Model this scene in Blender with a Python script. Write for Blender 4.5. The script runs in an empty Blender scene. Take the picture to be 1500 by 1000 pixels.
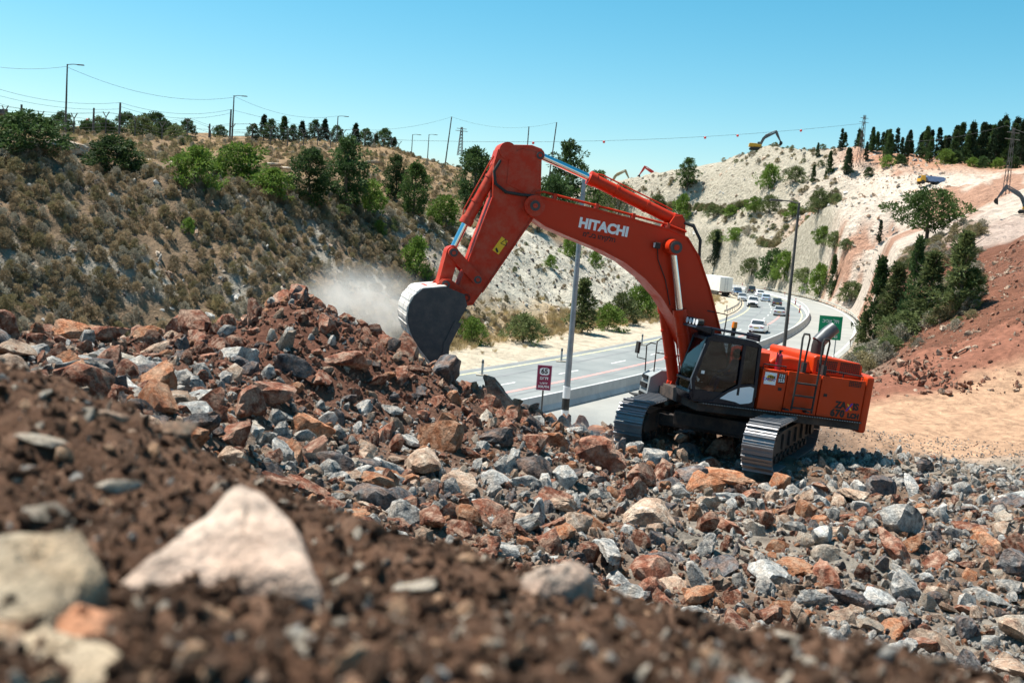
import bpy, bmesh, math, random
import numpy as np
from mathutils import Vector, Matrix, Euler

# ------------------------------------------------------------------ camera, sky, sun, exposure
FPX = 1460.0; ROLL = math.radians(4.4); PITCH = math.radians(5.9)
CAM = np.array([0.0, 0.0, 5.4])
FW = np.array([0, math.cos(PITCH), -math.sin(PITCH)]); R0 = np.array([1.0, 0, 0]); U0 = np.cross(R0, FW)
RT = math.cos(ROLL) * R0 + math.sin(ROLL) * U0; UP = -math.sin(ROLL) * R0 + math.cos(ROLL) * U0
sc = bpy.context.scene; C = sc.collection
cd = bpy.data.cameras.new('camera'); cam = bpy.data.objects.new('camera', cd); C.objects.link(cam); sc.camera = cam
cd.sensor_width = 36; cd.lens = 36 * FPX / 1500; cd.clip_start = 0.05; cd.clip_end = 6000
cam.matrix_world = Matrix(((RT[0], UP[0], -FW[0], CAM[0]), (RT[1], UP[1], -FW[1], CAM[1]), (RT[2], UP[2], -FW[2], CAM[2]), (0, 0, 0, 1)))
cd.dof.use_dof = True; cd.dof.focus_distance = 25.0; cd.dof.aperture_fstop = 2.8

SUN = Vector((-0.37, 0.16, 0.915)).normalized()          # direction towards the sun
w = bpy.data.worlds.new('World'); sc.world = w; w.use_nodes = True
nt = w.node_tree; bg = nt.nodes['Background']
sky = nt.nodes.new('ShaderNodeTexSky'); sky.sky_type = 'NISHITA'; sky.sun_disc = False
sky.sun_elevation = math.asin(SUN.z); sky.sun_rotation = math.atan2(SUN.x, SUN.y)
sky.altitude = 200; sky.air_density = 1.0; sky.dust_density = 0.5; sky.ozone_density = 1.0
hs = nt.nodes.new('ShaderNodeHueSaturation'); hs.inputs['Hue'].default_value = 0.470; hs.inputs['Saturation'].default_value = 1.45
nt.links.new(sky.outputs[0], hs.inputs['Color']); nt.links.new(hs.outputs[0], bg.inputs['Color'])
bg.inputs['Strength'].default_value = 0.079
sl = bpy.data.lights.new('sun', 'SUN'); so = bpy.data.objects.new('sun', sl); C.objects.link(so)
sl.energy = 5.0; sl.angle = math.radians(0.5); sl.color = (1.0, 0.95, 0.86)
so.rotation_euler = (-SUN).to_track_quat('-Z', 'Y').to_euler(); so.location = (0, 0, 60)
sc.view_settings.view_transform = 'Standard'; sc.view_settings.look = 'None'
sc.view_settings.exposure = 0.95; sc.view_settings.gamma = 1.0; sc.view_settings.use_curve_mapping = False
sc.cycles.max_bounces = 6; sc.cycles.diffuse_bounces = 3; sc.cycles.glossy_bounces = 3
sc.cycles.transparent_max_bounces = 12; sc.cycles.volume_bounces = 1
sc.cycles.use_denoising = True; sc.cycles.sample_clamp_indirect = 6

def ray(u, v): return FW + RT * (u - 750) / FPX + UP * (500 - v) / FPX
def atz(u, v, z): d = ray(u, v); return CAM + d * ((z - CAM[2]) / d[2])
def aty(u, v, y): d = ray(u, v); return CAM + d * (y / d[1])
def topx(p): q = np.asarray(p, float) - CAM; ww = q @ FW; return 750 + FPX * (q @ RT) / ww, 500 - FPX * (q @ UP) / ww

# ------------------------------------------------------------------ helpers
rnd = random.Random(7); rng = np.random.default_rng(7)
class MB:
    def __init__(s): s.v = []; s.f = []
    def add(s, vs, fs):
        o = len(s.v); s.v += [tuple(map(float, q)) for q in vs]; s.f += [tuple(i + o for i in f) for f in fs]; return s
    def box(s, c, d, R=None):
        vs = [Vector((x * d[0] / 2, y * d[1] / 2, z * d[2] / 2)) for x in (-1, 1) for y in (-1, 1) for z in (-1, 1)]
        if R is not None: vs = [R @ q for q in vs]
        c = Vector(c)
        return s.add([q + c for q in vs], [(0, 1, 3, 2), (4, 6, 7, 5), (0, 4, 5, 1), (2, 3, 7, 6), (0, 2, 6, 4), (1, 5, 7, 3)])
    def bx(s, x0, x1, y0, y1, z0, z1): return s.box(((x0 + x1) / 2, (y0 + y1) / 2, (z0 + z1) / 2), (x1 - x0, y1 - y0, z1 - z0))
    def cyl(s, p0, p1, r, r2=None, n=12):
        p0 = Vector(p0); p1 = Vector(p1); r2 = r if r2 is None else r2
        d = (p1 - p0).normalized(); a = d.orthogonal().normalized(); b = d.cross(a)
        vs = []
        for p, q in ((p0, r), (p1, r2)):
            for i in range(n):
                t = 2 * math.pi * i / n; vs.append(p + (a * math.cos(t) + b * math.sin(t)) * q)
        fs = [(i, (i + 1) % n, n + (i + 1) % n, n + i) for i in range(n)] + [tuple(range(n - 1, -1, -1)), tuple(range(n, 2 * n))]
        return s.add(vs, fs)
    def tube(s, pts, r, n=6):
        P = [Vector(p) for p in pts]; m = len(P); vs = []; a = None
        rr = r if hasattr(r, '__len__') else [r] * m
        for i, p in enumerate(P):
            d = (P[min(i + 1, m - 1)] - P[max(i - 1, 0)]).normalized()
            a = d.orthogonal().normalized() if a is None else (a - d * a.dot(d)).normalized()
            b = d.cross(a)
            for k in range(n):
                t = 2 * math.pi * (k + .5) / n; vs.append(p + (a * math.cos(t) + b * math.sin(t)) * rr[i])
        fs = [(i * n + k, i * n + (k + 1) % n, (i + 1) * n + (k + 1) % n, (i + 1) * n + k) for i in range(m - 1) for k in range(n)]
        fs += [tuple(range(n - 1, -1, -1)), tuple(range((m - 1) * n, m * n))]
        return s.add(vs, fs)
    def prism(s, poly, y0, y1):                          # polygon in XZ, extruded along Y
        n = len(poly)
        vs = [(x, y0, z) for x, z in poly] + [(x, y1, z) for x, z in poly]
        return s.add(vs, [(i, (i + 1) % n, n + (i + 1) % n, n + i) for i in range(n)] + [tuple(range(n - 1, -1, -1)), tuple(range(n, 2 * n))])
    def prismz(s, poly, z0, z1):
        n = len(poly)
        vs = [(x, y, z0) for x, y in poly] + [(x, y, z1) for x, y in poly]
        return s.add(vs, [(i, (i + 1) % n, n + (i + 1) % n, n + i) for i in range(n)] + [tuple(range(n - 1, -1, -1)), tuple(range(n, 2 * n))])
    def sphere(s, c, r, n=10, m=6, sz=1.0):
        vs = [(c[0], c[1], c[2] + r * sz)]
        for j in range(1, m):
            ph = math.pi * j / m
            vs += [(c[0] + r * math.sin(ph) * math.cos(2 * math.pi * i / n), c[1] + r * math.sin(ph) * math.sin(2 * math.pi * i / n), c[2] + r * sz * math.cos(ph)) for i in range(n)]
        vs.append((c[0], c[1], c[2] - r * sz)); L = len(vs) - 1
        fs = [(0, 1 + i, 1 + (i + 1) % n) for i in range(n)]
        for j in range(m - 2):
            fs += [(1 + j * n + i, 1 + (j + 1) * n + i, 1 + (j + 1) * n + (i + 1) % n, 1 + j * n + (i + 1) % n) for i in range(n)]
        fs += [(L, 1 + (m - 2) * n + (i + 1) % n, 1 + (m - 2) * n + i) for i in range(n)]
        return s.add(vs, fs)
    def mesh(s, name, mat=None, smooth=None, fix=True):
        me = bpy.data.meshes.new(name); me.from_pydata(s.v, [], s.f)
        if fix:
            bm = bmesh.new(); bm.from_mesh(me); bmesh.ops.recalc_face_normals(bm, faces=bm.faces[:]); bm.to_mesh(me); bm.free()
        if mat: me.materials.append(mat)
        if smooth is not None:
            me.shade_smooth(); me.set_sharp_from_angle(angle=math.radians(smooth))
        return me
    def build(s, name, mat, parent=None, smooth=None, bevel=0, fix=True):
        o = link(name, s.mesh(name, mat, smooth, fix), parent)
        if bevel:
            b = o.modifiers.new('bevel', 'BEVEL'); b.width = bevel; b.segments = 2; b.limit_method = 'ANGLE'; b.angle_limit = math.radians(35)
        return o
def link(name, data, parent=None, loc=None, rot=None, scl=None):
    o = bpy.data.objects.new(name, data); C.objects.link(o)
    if parent is not None: o.parent = parent
    if loc is not None: o.location = loc
    if rot is not None: o.rotation_euler = rot
    if scl is not None: o.scale = scl
    return o
def tag(o, label, cat, group=None):
    o['label'] = label; o['category'] = cat
    if group: o['group'] = group
    return o
def thing(name, label, cat, loc=(0, 0, 0), rz=0.0, group=None):
    o = link(name, None, None, loc, (0, 0, rz)); o.empty_display_size = .2
    return tag(o, label, cat, group)
def struct(o): o['kind'] = 'structure'; return o
def stuff(o, label=None, cat=None):
    o['kind'] = 'stuff'
    if label: tag(o, label, cat)
    return o
def copy_tree(o, parent=None):
    c = o.copy(); C.objects.link(c)
    if parent is not None: c.parent = parent
    for ch in o.children: copy_tree(ch, c)
    return c
def grid_mesh(name, X, Y, Z, mat, smooth=True):
    n, m = X.shape; me = bpy.data.meshes.new(name)
    vs = np.stack([X, Y, Z], -1).reshape(-1, 3)
    idx = np.arange(n * m).reshape(n, m)
    q = np.stack([idx[:-1, :-1], idx[1:, :-1], idx[1:, 1:], idx[:-1, 1:]], -1).reshape(-1, 4)
    me.vertices.add(len(vs)); me.vertices.foreach_set('co', vs.ravel().astype(np.float32))
    me.loops.add(q.size); me.loops.foreach_set('vertex_index', q.ravel().astype(np.int32))
    me.polygons.add(len(q)); me.polygons.foreach_set('loop_start', np.arange(0, q.size, 4, dtype=np.int32))
    me.update(calc_edges=True); me.validate()
    if smooth: me.shade_smooth()
    me.materials.append(mat); return me
def text_mesh(body, size, mat, bold=0.0, extrude=0.002, shear=0, spacing=1.0):
    cu = bpy.data.curves.new('lettering', 'FONT'); cu.body = body; cu.size = size; cu.extrude = extrude; cu.offset = bold; cu.shear = shear
    cu.space_character = spacing; cu.align_x = 'CENTER'; cu.align_y = 'CENTER'; cu.resolution_u = 3
    o = bpy.data.objects.new('lettering', cu); C.objects.link(o)
    dg = bpy.context.evaluated_depsgraph_get(); me = bpy.data.meshes.new_from_object(o.evaluated_get(dg))
    bpy.data.objects.remove(o); me.materials.clear(); me.materials.append(mat); return me

def _h(ix, iy, seed):
    h = (ix.astype(np.int64) * 374761393 + iy.astype(np.int64) * 668265263 + seed * 1442695041) & 0xffffffff
    h = ((h ^ (h >> 13)) * 1274126177) & 0xffffffff
    return ((h ^ (h >> 16)) & 0xffffff) / float(0xffffff)
def vnoise(x, y, seed=0):
    x = np.asarray(x, float); y = np.asarray(y, float)
    ix = np.floor(x); iy = np.floor(y); fx = x - ix; fy = y - iy
    fx = fx * fx * fx * (fx * (fx * 6 - 15) + 10); fy = fy * fy * fy * (fy * (fy * 6 - 15) + 10)
    a = _h(ix, iy, seed); b = _h(ix + 1, iy, seed); c = _h(ix, iy + 1, seed); d = _h(ix + 1, iy + 1, seed)
    return (a + (b - a) * fx) * (1 - fy) + (c + (d - c) * fx) * fy - 0.5
def fbm(x, y, oct=4, seed=0, gain=.5):
    t = 0; a = 1.0
    for k in range(oct): t = t + a * vnoise(x * 2 ** k + 17.3 * k, y * 2 ** k - 9.1 * k, seed + k); a *= gain
    return t
def sstep(a, b, x): t = np.clip((np.asarray(x, float) - a) / (b - a), 0, 1); return t * t * (3 - 2 * t)

# ------------------------------------------------------------------ materials
def srgb(r, g, b):
    f = lambda c: c / 12.92 if c <= .04045 else ((c + .055) / 1.055) ** 2.4
    return (f(r / 255), f(g / 255), f(b / 255), 1)
def nd(t, kind, **kw):
    n = t.nodes.new(kind)
    for k, val in kw.items():
        if k in n.inputs: n.inputs[k].default_value = val
        else: setattr(n, k, val)
    return n
def mat(name, cols, scale=4.0, rough=.8, bump=0.0, bscale=None, metal=0.0, rand=0.0, detail=6.0, coat=0.0, spec=.4, coords='Object', lo=.35, hi=.65, distort=0.0, bdist=.05):
    """noise-mixed colour ramp, optional per-object brightness variation and fine bump"""
    m = bpy.data.materials.new(name); m.use_nodes = True; t = m.node_tree; P = t.nodes['Principled BSDF']
    P.inputs['Roughness'].default_value = rough; P.inputs['Metallic'].default_value = metal
    P.inputs['Specular IOR Level'].default_value = spec; P.inputs['Coat Weight'].default_value = coat
    tc = nd(t, 'ShaderNodeTexCoord'); L = t.links.new
    no = nd(t, 'ShaderNodeTexNoise', Scale=scale, Detail=detail, Roughness=.6, Distortion=distort); L(tc.outputs[coords], no.inputs['Vector'])
    col = None
    if len(cols) == 1: P.inputs['Base Color'].default_value = tuple(cols[0][:3]) + (1,)
    else:
        cr = nd(t, 'ShaderNodeValToRGB'); L(no.outputs['Fac'], cr.inputs['Fac']); e = cr.color_ramp.elements
        while len(e) < len(cols): e.new(.5)
        for i, c in enumerate(cols): e[i].position = lo + (hi - lo) * i / (len(cols) - 1); e[i].color = tuple(c[:3]) + (1,)
        col = cr.outputs['Color']
        if rand:
            oi = nd(t, 'ShaderNodeObjectInfo'); mr = nd(t, 'ShaderNodeMapRange'); L(oi.outputs['Random'], mr.inputs['Value'])
            mr.inputs['To Min'].default_value = 1 - rand; mr.inputs['To Max'].default_value = 1 + rand
            hv = nd(t, 'ShaderNodeHueSaturation'); L(mr.outputs['Result'], hv.inputs['Value']); L(col, hv.inputs['Color']); col = hv.outputs['Color']
        L(col, P.inputs['Base Color'])
    if bump:
        nb = nd(t, 'ShaderNodeTexNoise', Scale=bscale or scale * 4, Detail=5.0, Roughness=.65); L(tc.outputs[coords], nb.inputs['Vector'])
        bp = nd(t, 'ShaderNodeBump', Strength=bump, Distance=bdist); L(nb.outputs['Fac'], bp.inputs['Height']); L(bp.outputs['Normal'], P.inputs['Normal'])
    return m
def leafmat(name, a, b, scale=1.2, rand=.25, trans=.3):
    m = mat(name, [a, b], scale=scale, rough=.75, rand=rand, spec=.2, lo=.3, hi=.7); t = m.node_tree; P = t.nodes['Principled BSDF']
    tr = nd(t, 'ShaderNodeBsdfTranslucent'); mx = nd(t, 'ShaderNodeMixShader'); mx.inputs[0].default_value = trans
    src = P.inputs['Base Color'].links[0].from_socket; t.links.new(src, tr.inputs['Color'])
    out = t.nodes['Material Output']; t.links.new(P.outputs[0], mx.inputs[1]); t.links.new(tr.outputs[0], mx.inputs[2]); t.links.new(mx.outputs[0], out.inputs['Surface'])
    return m
def glassmat(name, tint=(.35, .4, .42), base=.12):
    m = bpy.data.materials.new(name); m.use_nodes = True; t = m.node_tree; t.nodes.remove(t.nodes['Principled BSDF'])
    tr = nd(t, 'ShaderNodeBsdfTransparent'); tr.inputs['Color'].default_value = tint + (1,)
    gl = nd(t, 'ShaderNodeBsdfGlossy', Roughness=.03); gl.inputs['Color'].default_value = (.9, .95, 1, 1)
    fr = nd(t, 'ShaderNodeFresnel', IOR=1.45); ad = nd(t, 'ShaderNodeMath', operation='ADD'); ad.inputs[1].default_value = base; ad.use_clamp = True
    t.links.new(fr.outputs[0], ad.inputs[0]); mx = nd(t, 'ShaderNodeMixShader'); t.links.new(ad.outputs[0], mx.inputs[0])
    t.links.new(tr.outputs[0], mx.inputs[1]); t.links.new(gl.outputs[0], mx.inputs[2]); t.links.new(mx.outputs[0], t.nodes['Material Output'].inputs['Surface'])
    return m
M = {}
M['soil'] = mat('soil', [(.05, .026, .016), (.13, .072, .046), (.23, .14, .095)], scale=9, rough=.95, bump=1.0, bscale=55, spec=.1, lo=.3, hi=.72, bdist=.03)
M['rubble'] = mat('rubble', [(.09, .05, .035), (.20, .12, .085), (.30, .25, .21)], scale=1.1, rough=.95, bump=1.0, bscale=9, spec=.15, bdist=.1)
M['scrub_soil'] = mat('scrub_soil', [(.10, .075, .05), (.24, .17, .11), (.35, .30, .24)], scale=.45, rough=.95, bump=1.0, bscale=2.5, spec=.1, bdist=.2)
M['asphalt'] = mat('asphalt', [(.165, .18, .18), (.20, .215, .212), (.24, .25, .245)], scale=.25, rough=.85, bump=.15, bscale=30, spec=.25)
M['sand'] = mat('sand', [(.40, .33, .25), (.56, .48, .38)], scale=.4, rough=.95, bump=.4, bscale=6, spec=.1)
M['concrete'] = mat('concrete', [(.33, .33, .32), (.46, .46, .45)], scale=1.5, rough=.85, bump=.2, bscale=20)
M['white_line'] = mat('white_line', [(.62, .62, .6), (.75, .75, .73)], scale=2, rough=.7)
M['yellow_line'] = mat('yellow_line', [(.55, .50, .25), (.66, .62, .38)], scale=1, rough=.7)
M['red_line'] = mat('red_line', [(.42, .22, .20), (.55, .30, .27)], scale=.8, rough=.75)
M['black'] = mat('black', [(.012, .013, .015)], rough=.5)
M['galv'] = mat('galv', [(.22, .25, .28), (.30, .34, .37)], scale=3, rough=.5, metal=.5)
M['darkpole'] = mat('darkpole', [(.06, .055, .05), (.10, .09, .085)], scale=3, rough=.7)
M['white'] = mat('white', [(.72, .73, .74), (.8, .8, .8)], scale=2, rough=.5)

# ------------------------------------------------------------------ the lie of the land
HS = [(-90, 36), (-60, 34), (0, 30), (40, 24.5), (95, 18.5), (120, 15), (160, 9.5), (220, -4), (290, -22), (370, -44), (450, -66), (520, -80)]
_s = np.arange(-90, 520.5, 1.0); _hd = np.radians(np.interp(_s, *zip(*HS)))
_x = np.cumsum(np.sin(_hd)); _y = np.cumsum(np.cos(_hd)); _i0 = 90
_x += 0.93 - _x[_i0]; _y += 47.5 - _y[_i0]
ROADZ = -3.0
def road(s, n):                                          # s along the median barrier, n to its left
    x = np.interp(s, _s, _x); y = np.interp(s, _s, _y); h = np.interp(s, _s, _hd)
    return x - np.cos(h) * n, y + np.sin(h) * n
def road_sn(x, y):
    x = np.asarray(x, float).ravel(); y = np.asarray(y, float).ravel(); S = np.empty_like(x); N = np.empty_like(x)
    for a in range(0, len(x), 20000):
        xx = x[a:a + 20000, None]; yy = y[a:a + 20000, None]
        k = np.argmin((xx - _x) ** 2 + (yy - _y) ** 2, 1)
        dx = xx[:, 0] - _x[k]; dy = yy[:, 0] - _y[k]; h = _hd[k]
        S[a:a + 20000] = _s[k] + dx * np.sin(h) + dy * np.cos(h); N[a:a + 20000] = -dx * np.cos(h) + dy * np.sin(h)
    return S, N
class TPS:
    def __init__(s, pts, lam=1e-3):
        s.p = np.array([q[:2] for q in pts]); z = np.array([q[2] for q in pts]); n = len(z); s.sc = s.p.std(); s.p = s.p / s.sc
        d = ((s.p[:, None] - s.p) ** 2).sum(-1); K = .5 * d * np.log(d + 1e-12) + lam * np.eye(n)
        A = np.zeros((n + 3, n + 3)); A[:n, :n] = K; A[:n, n] = 1; A[:n, n + 1:] = s.p; A[n, :n] = 1; A[n + 1:, :n] = s.p.T
        s.w = np.linalg.solve(A, np.concatenate([z, np.zeros(3)]))
    def __call__(s, x, y):
        x = np.asarray(x, float); sh = x.shape; q = np.stack([x.ravel(), np.asarray(y, float).ravel()], -1) / s.sc; r = np.empty(len(q)); n = len(s.p)
        for a in range(0, len(q), 20000):
            b = q[a:a + 20000]; d = ((b[:, None] - s.p) ** 2).sum(-1)
            r[a:a + 20000] = (.5 * d * np.log(d + 1e-12)) @ s.w[:n] + s.w[n] + b @ s.w[n + 1:]
        return r.reshape(sh)
P3 = lambda L: [tuple(aty(*q)) for q in L]
near_pts = P3([(0, 990, .95), (400, 990, 1.0), (750, 990, 1.05), (1100, 990, 1.15), (1450, 1035, 1.3), (0, 800, 1.5), (300, 800, 1.6), (600, 900, 1.5), (1000, 960, 1.45),
    (0, 552, 3.1), (230, 618, 2.9), (330, 700, 2.3), (600, 805, 2.0), (870, 897, 1.8), (1250, 968, 1.65),
    (0, 560, 5.5), (0, 522, 14), (60, 545, 10), (120, 528, 15), (250, 522, 17), (350, 502, 20), (388, 466, 22), (430, 414, 22), (472, 458, 22.5), (560, 505, 23.5), (635, 550, 24.5),
    (700, 578, 26), (760, 608, 28), (830, 625, 30), (890, 645, 29), (450, 600, 18), (300, 600, 13), (450, 700, 14), (600, 640, 19), (600, 720, 14.5), (750, 700, 18), (750, 800, 13.5),
    (900, 700, 20.5), (900, 850, 14.5), (1200, 760, 20), (1200, 900, 14.2), (1400, 800, 18.5), (1480, 950, 14.5), (1480, 700, 26.5), (1300, 662, 30), (1490, 650, 33), (1490, 588, 40), (1300, 603, 38), (1400, 625, 35)])
near_pts += [(4, 25.3, .0), (7.5, 24.6, -.1), (6, 28, .05), (9, 28, -.1), (3.5, 28, .15), (5, 31, -.1), (10, 32, -.15),
    (0, 5, 2.6), (3, 5, 2.2), (-2, 6, 3.0), (6, 6, 1.4), (3, 9, 1.0), (-1, 9, 1.9), (8, 10, .4), (12, 14, .1), (16, 20, .1), (20, 26, .1), (-4, -2, 4.9), (0, -2, 4.95), (4, -2, 4.8),
    (-12, 6, 3.8), (-16, 14, 2.8), (-20, 20, 1.8), (-14, 24, 1.2), (-9, 27, 1.0), (-5, 28, 1.6), (-20, 30, -.5), (-12, 31, -1), (-6, 32, -1), (-2, 31, -.8), (-1, 36, -2.6), (-8, 37, -2.9), (-16, 36, -2.9), (2, 38, -2.9), (6, 42, -2.9), (10, 47, -2.9),
    (4.5, 35, -1.6), (8, 38, -1.3), (12, 42, -1), (14, 48, -1.6), (16, 40, .1), (20, 42, .6), (24, 36, .7), (26, 30, .5)]
TN = TPS(near_pts, 2e-3)
far_pts = P3([(1500, 395, 62), (1400, 442, 58), (1300, 505, 56), (1290, 548, 46), (1420, 500, 47), (1490, 470, 47), (1490, 540, 42), (1500, 305, 140), (1400, 370, 105), (1355, 352, 130), (1300, 385, 115), (1250, 425, 105),
    (900, 268, 380), (960, 262, 370), (1000, 255, 360), (1060, 246, 350), (1110, 238, 340), (1180, 234, 320), (1250, 236, 300), (1330, 240, 290), (1400, 250, 280), (1490, 252, 270), (800, 300, 400),
    (1100, 316, 300), (1100, 363, 270), (1000, 330, 330), (1200, 316, 240), (1200, 363, 200), (1300, 300, 210), (1300, 350, 160), (1400, 290, 200), (1490, 290, 170), (1490, 340, 130), (1440, 350, 118), (1330, 405, 92), (1380, 395, 85), (1420, 400, 75), (1280, 440, 85)])
far_pts += [(float(a), float(b), -3.0) for a, b in [road(s, -9.5) for s in (-5, 10, 25, 40, 60, 80, 100, 125, 150, 175, 200, 230, 260, 300, 340, 380)]]
far_pts += [(13, 41, -.6), (26, 35, .7), (60, 40, 6), (80, 60, 9), (120, 100, 18), (140, 160, 26), (180, 260, 34), (200, 340, 33), (160, 380, 37), (100, 430, 37), (30, 470, 30), (250, 180, 32), (260, 420, 30)]
class MQ:
    def __init__(s, pts, c=7.0):
        s.p = np.array([q[:2] for q in pts]); s.c = c * c; z = np.array([q[2] for q in pts]); s.m = z.mean()
        d = ((s.p[:, None] - s.p) ** 2).sum(-1); s.w = np.linalg.solve(np.sqrt(d + s.c), z - s.m)
    def __call__(s, x, y):
        x = np.asarray(x, float); sh = x.shape; q = np.stack([x.ravel(), np.asarray(y, float).ravel()], -1); r = np.empty(len(q))
        for a in range(0, len(q), 20000):
            b = q[a:a + 20000]; r[a:a + 20000] = np.sqrt(((b[:, None] - s.p) ** 2).sum(-1) + s.c) @ s.w + s.m
        return r.reshape(sh)
_u = []
for q in far_pts:                                        # thin out control points that crowd each other
    if all((q[0] - p[0]) ** 2 + (q[1] - p[1]) ** 2 > max(4.0, .05 * q[1]) ** 2 for p in _u): _u.append(q)
TF = MQ(_u)
def terrace(z, k):
    b = -3.0 + 11.0 * np.floor((z + 3.0) / 11.0); f = (z - b) / 11.0
    return z * (1 - k) + k * (b + 11.0 * np.clip((f - .22) / .62, 0, 1))
def HL(s, n):                                            # the hillside beyond the road
    zc = np.interp(s, [-90, -6, 9, 25, 39, 71, 120, 250], [8.6, 8.0, 7.8, 6.9, 6.4, 5.4, 5.0, 5.0])
    zt = np.interp(s, [-90, 0, 42, 59, 128, 165, 230, 330], [10.5, 11.5, 13.2, 14.4, 20.0, 20.5, 13.0, 11.0])
    w1 = 1.6 * fbm(s * .05, s * 0 + 3, 3, 5)
    a = np.clip((n - 18 - w1 * 2) / 14.0, 0, 1); a = a * .86 + .14 * sstep(0, 1, a)
    b = np.clip((n - 32) / 50.0, 0, 1); b = 1 - (1 - b) ** 1.5
    z = -3.0 + .4 * sstep(9.5, 18, n) + (zc + 2.6) * a + (zt - zc) * b + .012 * np.clip(n - 82, 0, None)
    k = sstep(17, 22, n)
    rough = fbm(s * .16, n * .16, 5, 11, .55) * 1.2 + np.abs(fbm(s * .45, n * .45, 3, 21)) * .7 * sstep(34, 28, n)
    return z + k * (rough - .1)
def HR(x, y, s=None, n=None):
    x = np.asarray(x, float); y = np.asarray(y, float)
    if n is None: s, n = road_sn(x, y); s = s.reshape(x.shape); n = n.reshape(x.shape)
    k = sstep(37, 46, y)
    zn = TN(x, y); zf = TF(x, y)
    zf = np.where(y > 40, zf, np.clip(zf, -3, 8))
    tk = sstep(120, 170, y) * sstep(.40, .33, x / np.maximum(y, 1) + .03 * fbm(x * .02, y * .02, 2, 33)); zf = terrace(zf, .92 * tk)
    far = sstep(60, 120, y)
    zf = zf + fbm(x * .06, y * .06, 5, 31, .55) * (1.0 + 2.2 * far) * sstep(9, 18, -n) + np.abs(fbm(x * .2, y * .2, 3, 37)) * 1.1 * far * sstep(9, 14, -n)
    z = zn * (1 - k) + zf * k
    toe = sstep(6.8, 10.5, -n); toe = np.where(y < 30, 1, toe)
    return (ROADZ - .05) * (1 - toe) + np.maximum(z, -3.05) * toe
def H(x, y):
    x = np.atleast_1d(np.asarray(x, float)); y = np.atleast_1d(np.asarray(y, float))
    s, n = road_sn(x, y); L = (n > 0) & (y > 30)
    return np.where(L, np.where(n < 9.5, ROADZ - .03, HL(s, n)), HR(x, y, s, n))
def H1(x, y): return float(H(x, y)[0])
def rub(x, y):
    d = -(x - 12) * .68 + (y - 31) * .73; rut = sum(np.exp(-((d - c + .5 * np.sin(x * .25 + c)) / .22) ** 2) for c in (-1.9, -.1, 1.3, 3.1)) * .09
    onr = sstep(29.5, 31.5, y) * sstep(11, 14, x) * sstep(41, 39, y - .35 * (x - 14))
    return fbm(x * .5, y * .5, 4, 41) * (.38 - .25 * onr) * sstep(5, 8, y) + fbm(x * 2.1, y * 2.1, 3, 43) * .10 * (1 - onr) * sstep(5, 8, y) - rut * onr
def HN(x, y): return HR(x, y) + rub(x, y)

# ground meshes: the tint attribute carries the kind of soil or rock (its own colour), the material adds grain and relief
def tintmat(name, bump, bscale, bdist, var=.35, nscale=1.5):
    m = bpy.data.materials.new(name); m.use_nodes = True; t = m.node_tree; P = t.nodes['Principled BSDF']; L = t.links.new
    P.inputs['Roughness'].default_value = .95; P.inputs['Specular IOR Level'].default_value = .12
    at = nd(t, 'ShaderNodeAttribute', attribute_name='tint'); tc = nd(t, 'ShaderNodeTexCoord')
    n1 = nd(t, 'ShaderNodeTexNoise', Scale=nscale, Detail=8.0, Roughness=.65); L(tc.outputs['Object'], n1.inputs['Vector'])
    mr = nd(t, 'ShaderNodeMapRange'); L(n1.outputs['Fac'], mr.inputs['Value'])
    for k, val in (('From Min', .3), ('From Max', .7), ('To Min', 1 - var), ('To Max', 1 + var)): mr.inputs[k].default_value = val
    hv = nd(t, 'ShaderNodeHueSaturation'); L(mr.outputs['Result'], hv.inputs['Value']); L(at.outputs['Color'], hv.inputs['Color']); L(hv.outputs['Color'], P.inputs['Base Color'])
    nb = nd(t, 'ShaderNodeTexNoise', Scale=bscale, Detail=6.0, Roughness=.7); L(tc.outputs['Object'], nb.inputs['Vector'])
    bp = nd(t, 'ShaderNodeBump', Strength=1.0, Distance=bdist); L(nb.outputs['Fac'], bp.inputs['Height']); L(bp.outputs['Normal'], P.inputs['Normal'])
    return m
def set_tint(me, col):
    a = me.color_attributes.new('tint', 'FLOAT_COLOR', 'POINT')
    c = np.concatenate([col.reshape(-1, 3), np.ones((col.size // 3, 1))], 1).astype(np.float32); a.data.foreach_set('color', c.ravel())
def mixc(c, col, k): return c * (1 - k[..., None]) + np.array(col) * k[..., None]
M['t_near'] = tintmat('rubble_soil', 1.0, 7.0, .12, .4, 2.5)
M['t_hill'] = tintmat('hill_soil', 1.0, 1.6, .5, .3, .9)
M['t_far'] = tintmat('quarry_soil', 1.0, .9, 1.6, .3, .8)
yy = np.concatenate([np.linspace(-3, 6, 46)[:-1], np.linspace(6, 30, 190)[:-1], np.linspace(30, 48, 60)])
xx = np.linspace(-36, 32, 400)
X, Y = np.meshgrid(xx, yy, indexing='ij'); Z = HN(X, Y)
under = sstep(3.6, 3.0, np.abs(X)) * sstep(5.0, 4.2, Y); Z = Z - .12 * under
s_, n_ = road_sn(X, Y); n_ = n_.reshape(X.shape); Z = np.where((n_ > -6.3) & (Y > 30), -3.12, Z)
me = grid_mesh('rubble_ground', X, Y, Z, M['t_near'])
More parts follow.
